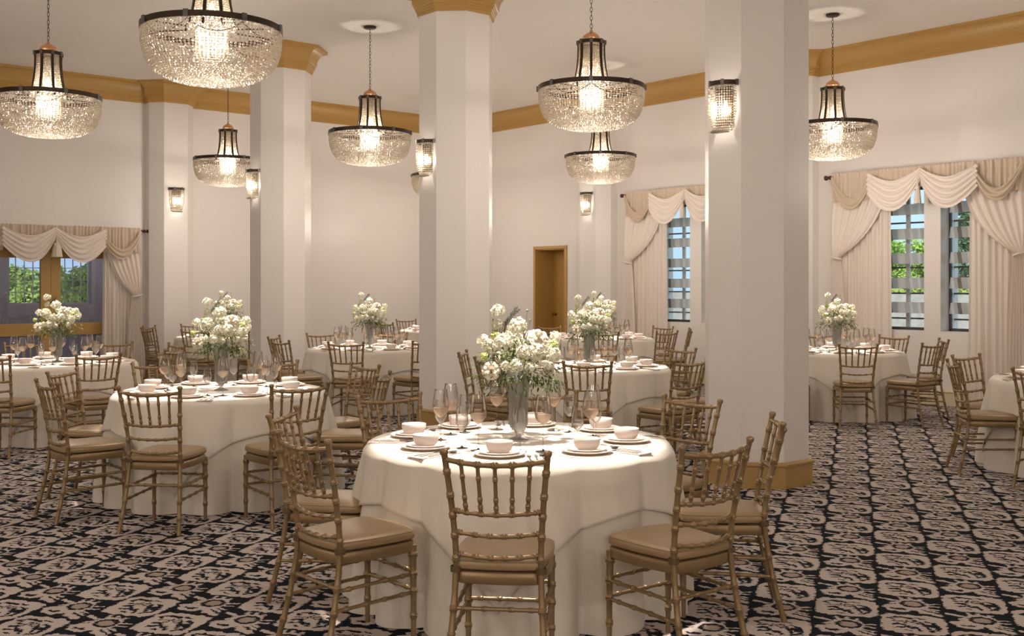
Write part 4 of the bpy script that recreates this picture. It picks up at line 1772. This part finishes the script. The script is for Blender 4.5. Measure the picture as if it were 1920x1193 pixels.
for tid, (tx, ty), tw, (ox, oy) in TABLES:
    under.put((tx, ty, 0), 0, 'floor-length ivory tablecloth on ' + tw, 'floor-length ivory tablecloths')
    over.put((tx, ty, 0), 0, 'square ivory overlay cloth on ' + tw, 'square overlay cloths')
    zt = TZ + .0065
    for slot, (pl, pr) in CHAIR_SLOTS.items():
        if HIDE.get(tid, {}).get(slot, 0) & 1:
            continue
        L_, R_ = Vector(pl), Vector(pr)
        cpt = (L_ + R_) / 2
        e = (R_ - L_).normalized()
        f = Vector((-e.y, e.x))
        if f.dot(-cpt) < 0:
            f = -f
        org = cpt + f * .272
        chair.put((tx + ox + org.x, ty + oy + org.y, 0), math.atan2(-f.x, f.y), 'gold bamboo-turned chair, tan cushion, %s of %s' % (SLOT_WORDS[slot], tw), 'gold banquet chairs')
    for slot, az in SLOT_AZ.items():
        w = '%s of %s' % (SLOT_WORDS[slot], tw)
        a = math.radians(az)

        def at(da, r):
            q = a + math.radians(da)
            return (tx + r * math.sin(q), ty - r * math.cos(q))
        hd = HIDE.get(tid, {}).get(slot, 0)
        if True:
            px, py = at(0, .555)
            if not hd & 2:
                mat_.put((px, py, zt), a, 'round woven placemat, ' + w, 'round placemats')
            if not hd & 4:
                plate.put((px, py, zt + .0032), a, 'lowest, largest blush plate, ' + w, 'dinner plates')
            if not hd & 8:
                side.put((px, py, zt + .0105), a, 'middle blush plate under bowl, ' + w, 'smaller plates')
            if not hd & 16:
                bowl.put((px, py, zt + .0172), a, 'blush bowl topping plates, ' + w, 'bowls on plates')
            nx, ny = at(16.5, .645)
            ra = a + math.radians(12)
            if not hd & 32:
                napkin.put((nx, ny, zt), ra, 'flat napkin under cutlery, ' + w, 'linen napkins')
            cs_, sn_ = math.cos(ra), math.sin(ra)
            for k_, dx, dy, nm in ((fork, -.03, .0, 'fork'), (knife, .002, .005, 'knife'), (spoon, .034, .03, 'spoon')):
                if not hd & {'fork': 64, 'knife': 128, 'spoon': 256}[nm]:
                    k_.put((nx + dx * cs_ - dy * sn_, ny + dx * sn_ + dy * cs_, zt + .0046), ra, 'steel %s on napkin, %s' % (nm, w), nm + 's on the napkins')
            gx, gy = at(26, .41)
            if not hd & 512:
                big.put((gx, gy, zt), a, 'tall glass of pale wine, ' + w, 'tall wine glasses')
            gx, gy = at(10.5, .40)
            if not hd & 1024:
                small.put((gx, gy, zt), a, 'small stemmed water glass, ' + w, 'small water glasses')
    if tid in ('T8', 'T10'):
        continue
    vase.put((tx, ty, zt), 0, 'ribbed clear glass vase holding flowers on ' + tw, 'cut glass vases')
    bouquet.put((tx, ty, TZ), 0, 'bouquet of white hydrangeas and greenery on ' + tw, 'white hydrangea bouquets')

CHANDS = [('T2', (-2.27, 8.27), 'crystal bowl chandelier hanging nearest, cut by the top of the picture'), ('T5', (.78, 10.75), 'crystal bowl chandelier above the table right behind the foreground one'),
          ('T3', (-4.78, 11.27), 'crystal bowl chandelier above the table before the glazed mustard door'), ('T4', (-1.81, 13.94), 'crystal bowl chandelier between the two farther columns, its ceiling canopy showing'),
          ('T6', (1.33, 16.44), 'crystal bowl chandelier seen just beneath a larger one, near the doorway'), ('T9', (-4.40, 16.94), 'small far crystal chandelier below the nearest one, beside the farthest column'),
          ('T7', (3.90, 13.3), 'crystal bowl chandelier right of the nearest column, by the window bay'), ('T10', (-1.26, 19.4), 'far crystal chandelier almost hidden behind the middle column'),
          ('T1', (.033, 5.5), 'crystal bowl chandelier above the foreground table, out of the picture'), ('T8', (5.05, 9.25), 'crystal bowl chandelier above the table cut off at the right edge')]


CHANDS += [('X%d' % i, p_, 'added fill chandelier behind the viewer, ' + w_) for i, (p_, w_) in enumerate((((-3.6, -1.2), 'on the glazed door side'), ((.6, -2.6), 'in the middle'), ((4.2, .6), 'on the window side'), ((-7.2, 5.2), 'beyond the left edge')))]  # fixtures added out of view as fill light for the front
FILL_W = {'T7': 46, 'T8': 40, 'X0': 104, 'X1': 114, 'X2': 98, 'X3': 80, 'T1': 30}


def lamp(name, kind, loc, energy, color, radius=.1, **kw):
    l = bpy.data.lights.new(name, kind)
    l.energy = energy
    l.color = color
    l.shadow_soft_size = radius
    for k, v in kw.items():
        setattr(l, k, v)
    o = bpy.data.objects.new(name, l)
    COL.objects.link(o)
    o.location = loc
    return o


WARM = (1.0, .875, .76)
for tid, (x, y), lab in CHANDS:
    chand.put((x, y, ZRING), 0, lab, 'crystal bowl chandeliers')
    lamp('chandelier_light', 'POINT', (x, y, ZRING - .10), 78, WARM, .09)
    lamp('under_bowl_fill', 'POINT', (x, y, ZRING - .85), FILL_W.get(tid, 33), WARM, .25)  # bodiless ambient light added in mid-air below each bowl
    if tid[0] == 'T':
        lamp('chandelier_downlight', 'SPOT', (x, y, ZRING - .44), 620, WARM, .04, spot_size=math.radians(36.4), spot_blend=.12)

FACE = NRM0                                       # column face that carries the sconces


def put_sconce(px, py, ang, lab):
    # ang: direction of the wall normal into the room; local -y is into the room
    sconce.put((px, py, 3.12), ang + PI / 2, lab, 'crystal wall sconces')
    n = Vector((math.cos(ang), math.sin(ang)))
    lamp('sconce_light', 'POINT', (px + n.x * .06, py + n.y * .06, 3.12 - .20), 4.2, WARM, .03)


for (c, lab), sl in zip(COLS, ('half-round crystal sconce on the nearest column', 'half-round crystal sconce on the middle column', 'half-round crystal sconce on the farthest free-standing column')):
    put_sconce(c[0] + AP * math.cos(FACE), c[1] + AP * math.sin(FACE), FACE, sl)
x, y = W(4.0, .34)
put_sconce(x, y, math.atan2(AY, AX), 'half-round crystal sconce on the pilaster beside the mustard doorway')
x, y = W(.34, 6.117)
put_sconce(x, y, math.atan2(BY, BX), 'half-round crystal sconce on the pilaster right of the draped opening')

for q_ in (6.6, 9.4):
    lamp('lobby_fill', 'POINT', (*W(-1.3, q_), 2.6), 30, (1.0, .95, .92), .2)  # unseen lamps without fixtures, added to brighten the lobby
# dressed windows
for c, ws, sd in ((6.08, ('in the window bay beside the doorway', 'left of the bay beside the doorway', 'right of the bay beside the doorway'), (-1,)),
              (10.08, ('in the nearer window bay', 'left of the nearer window bay', 'right of the nearer window bay'), (-1, 1))):
    curtain_set(c, ROT_R, (*W(c, 0), 0), 3.10, 1.93, ws, sides=sd)
curtain_set(7.974, ROT_L, (*W(0, 7.974), 0), 2.47, 1.38, ('over the glazed mustard door', 'far left of the glazed mustard door', 'right of the glazed mustard door'), (.90, .765), .772, 1.7)

# ------------------------------------------------------------------ outdoors
g = MB()
g.add([(-60, -40, -.06), (70, -40, -.06), (70, 90, -.06), (-60, 90, -.06)], [(0, 1, 2, 3)])
g.build('ground_outside', M['lawn'], kind='structure', label='green lawn outside the windows', cat='lawn')


def make_tree(name, lab, cat, h, rad, n, mat, ls, conifer=False, seed=1):
    t = thing(name, lab, cat)
    rr = random.Random(seed)
    MB().tube([(0, 0, -.06), (.05, .02, h * .4), (0, .05, h * .85)], [.14, .1, .03], 8).build('trunk', M['bark'], t)
    clumps = []
    for i in range(34):
        if conifer:
            z = h * (.12 + .86 * i / 33)
            r = rad * (1 - i / 34) * rr.uniform(.5, 1)
            th = i * 2.4
            clumps.append((r * math.cos(th), r * math.sin(th), z, rad * .38 * (1.1 - i / 40)))
        else:
            th, el = rr.uniform(0, 6.28), rr.uniform(-.5, 1.2)
            r = rad * rr.uniform(.35, .8)
            clumps.append((r * math.cos(th) * math.cos(el), r * math.sin(th) * math.cos(el), h * .62 + r * math.sin(el) * h * .42 / rad, rad * rr.uniform(.28, .42)))
    mb = MB()
    for i in range(n):
        cx_, cy_, cz_, cr = clumps[i % len(clumps)]
        d = Vector((rr.gauss(0, 1), rr.gauss(0, 1), rr.gauss(0, 1))).normalized() * cr * rr.uniform(.55, 1.05)
        p = Vector((cx_, cy_, cz_)) + Vector((d.x, d.y, d.z * .8))
        if p.z < .05:
            continue
        a = Vector((rr.uniform(-1, 1), rr.uniform(-1, 1), rr.uniform(-1, .4))).normalized()
        b = a.orthogonal().normalized()
        s = ls * rr.uniform(.6, 1.3)
        w = .32 if not conifer else .16
        mb.add([p, p + a * s * .5 + b * s * w, p + a * s, p + a * s * .5 - b * s * w], [(0, 1, 2, 3)])
    mb.build('crown', mat, t, smooth=False)
    return t


OUTR = (BX, BY), (-AX, -AY)             # along the wall, out of the window wall


def out_r(p, e):
    return (CX + p * BX - e * AX, CY + p * BY - e * AY)


def out_l(q, e):
    return (CX + q * AX - e * BX, CY + q * AY - e * BY)


leafy = Kind(make_tree('leafy_tree', 'x', 'tree', 2.9, .62, 5200, M['tree'], .085, seed=3))
conif = Kind(make_tree('conifer_tree', 'x', 'tree', 3.5, .75, 4200, M['tree_d'], .13, True, seed=5))
shrub = Kind(make_tree('bamboo_shrub', 'x', 'shrub', 2.05, .60, 4600, M['tree'], .11, seed=9))


def ray_out(px, dist):
    """ground point on the bearing of picture column px at a given distance"""
    b = (px - 960) / 2050
    return (b * dist, dist)


leafy.put((*ray_out(1736, 23.2), -.05), .4, 'round green tree outside, behind the pane left of the pier', 'garden trees')
leafy.put((*ray_out(1664, 25.5), -.1), 2.4, 'lower green tree outside, next to the curtain edge of the nearer bay', 'garden trees')
conif.put((*ray_out(1808, 26.0), -.05), 1.0, 'dark conifer outside, behind the pane right of the pier', 'garden trees')
for i, (px, d, z) in enumerate(((15, 27.0, .05), (64, 24.6, -.05), (116, 27.2, .1), (152, 24.2, 0))):
    shrub.put((*ray_out(px, d), z - .08), i * 1.3, 'bamboo-like shrub %s' % ('outside, left part of the left lobby window', 'outside, right part of the left lobby window', 'outside, hidden by the mustard stiles',
              'outside, middle of the right lobby window')[i], 'shrubs behind the lobby')


def hedge(name, lab, p0, p1, h, n, mat, ls, seed):
    rr = random.Random(seed)
    mb = MB()
    a, b = Vector(p0), Vector(p1)
    for i in range(n):
        c = a.lerp(b, rr.random())
        p = Vector((c.x + rr.uniform(-.35, .35), c.y + rr.uniform(-.35, .35), rr.uniform(-.05, h)))
        d = Vector((rr.uniform(-1, 1), rr.uniform(-1, 1), rr.uniform(-.6, 1))).normalized()
        w = d.orthogonal().normalized()
        s = ls * rr.uniform(.7, 1.3)
        mb.add([p, p + d * s * .5 + w * s * .3, p + d * s, p + d * s * .5 - w * s * .3], [(0, 1, 2, 3)])
    return mb.build(name, mat, smooth=False, label=lab, cat='hedge')


hedge('hedge', 'yellow-green hedge outside above the garden wall', out_r(4.3, 6.4), out_r(8.5, 6.4), 1.52, 7000, M['tree_y'], .09, 8)
sw = MB()
a, b = out_r(-4, 5.4), out_r(18, 5.4)
sw.box(((a[0] + b[0]) / 2, (a[1] + b[1]) / 2, .66), (math.hypot(b[0] - a[0], b[1] - a[1]), .3, 1.44), ROT_R)
sw.build('garden_wall', M['stone'], kind='structure', smooth=False, label='grey stone garden wall outside the windows', cat='garden wall')

# ------------------------------------------------------------------ sky and sun
wd = bpy.data.worlds.new('sky')
sc.world = wd
wd.use_nodes = True
nt = wd.node_tree
nt.nodes.clear()
wo = nt.nodes.new('ShaderNodeOutputWorld')
bg = nt.nodes.new('ShaderNodeBackground')
tc = nt.nodes.new('ShaderNodeTexCoord')
sp = nt.nodes.new('ShaderNodeSeparateXYZ')
nt.links.new(tc.outputs['Generated'], sp.inputs[0])
cr = nt.nodes.new('ShaderNodeValToRGB')
cr.color_ramp.elements[0].position = 0.0
cr.color_ramp.elements[0].color = (.50, .74, .96, 1)
cr.color_ramp.elements[1].position = .45
cr.color_ramp.elements[1].color = (1.0, 1.25, 1.5, 1)
nt.links.new(sp.outputs[2], cr.inputs[0])
nt.links.new(cr.outputs[0], bg.inputs[0])
bg.inputs[1].default_value = 1.25
nt.links.new(bg.outputs[0], wo.inputs[0])
sun = bpy.data.lights.new('sun', 'SUN')
sun.energy = 6.0
sun.angle = .01
sun.color = (1, .95, .86)
so = bpy.data.objects.new('sun', sun)
COL.objects.link(so)
so.rotation_euler = Vector((-.25, -.75, .75)).to_track_quat('Z', 'Y').to_euler()

# ------------------------------------------------------------------ camera
cam = bpy.data.cameras.new('camera')
co = bpy.data.objects.new('camera', cam)
COL.objects.link(co)
co.location = (0, 0, HCAM)
co.rotation_euler = (PI / 2, 0, 0)
cam.sensor_width = 36
cam.sensor_fit = 'HORIZONTAL'
cam.lens = 36 * 2050 / 1920
cam.shift_y = -(1193 / 2 - 533) / 1920
cam.clip_end = 300
sc.camera = co
sc.view_settings.view_transform = 'Standard'
sc.view_settings.look = 'None'
sc.view_settings.exposure = 0.1
sc.view_settings.gamma = 1
sc.view_settings.use_curve_mapping = False
sc.cycles.use_denoising = True
sc.cycles.denoising_prefilter = 'ACCURATE'
sc.cycles.caustics_reflective = False
sc.cycles.caustics_refractive = False
sc.cycles.max_bounces = 10
sc.cycles.diffuse_bounces = 5
sc.cycles.glossy_bounces = 4
sc.cycles.transmission_bounces = 8
sc.cycles.transparent_max_bounces = 24
sc.cycles.sample_clamp_indirect = 6
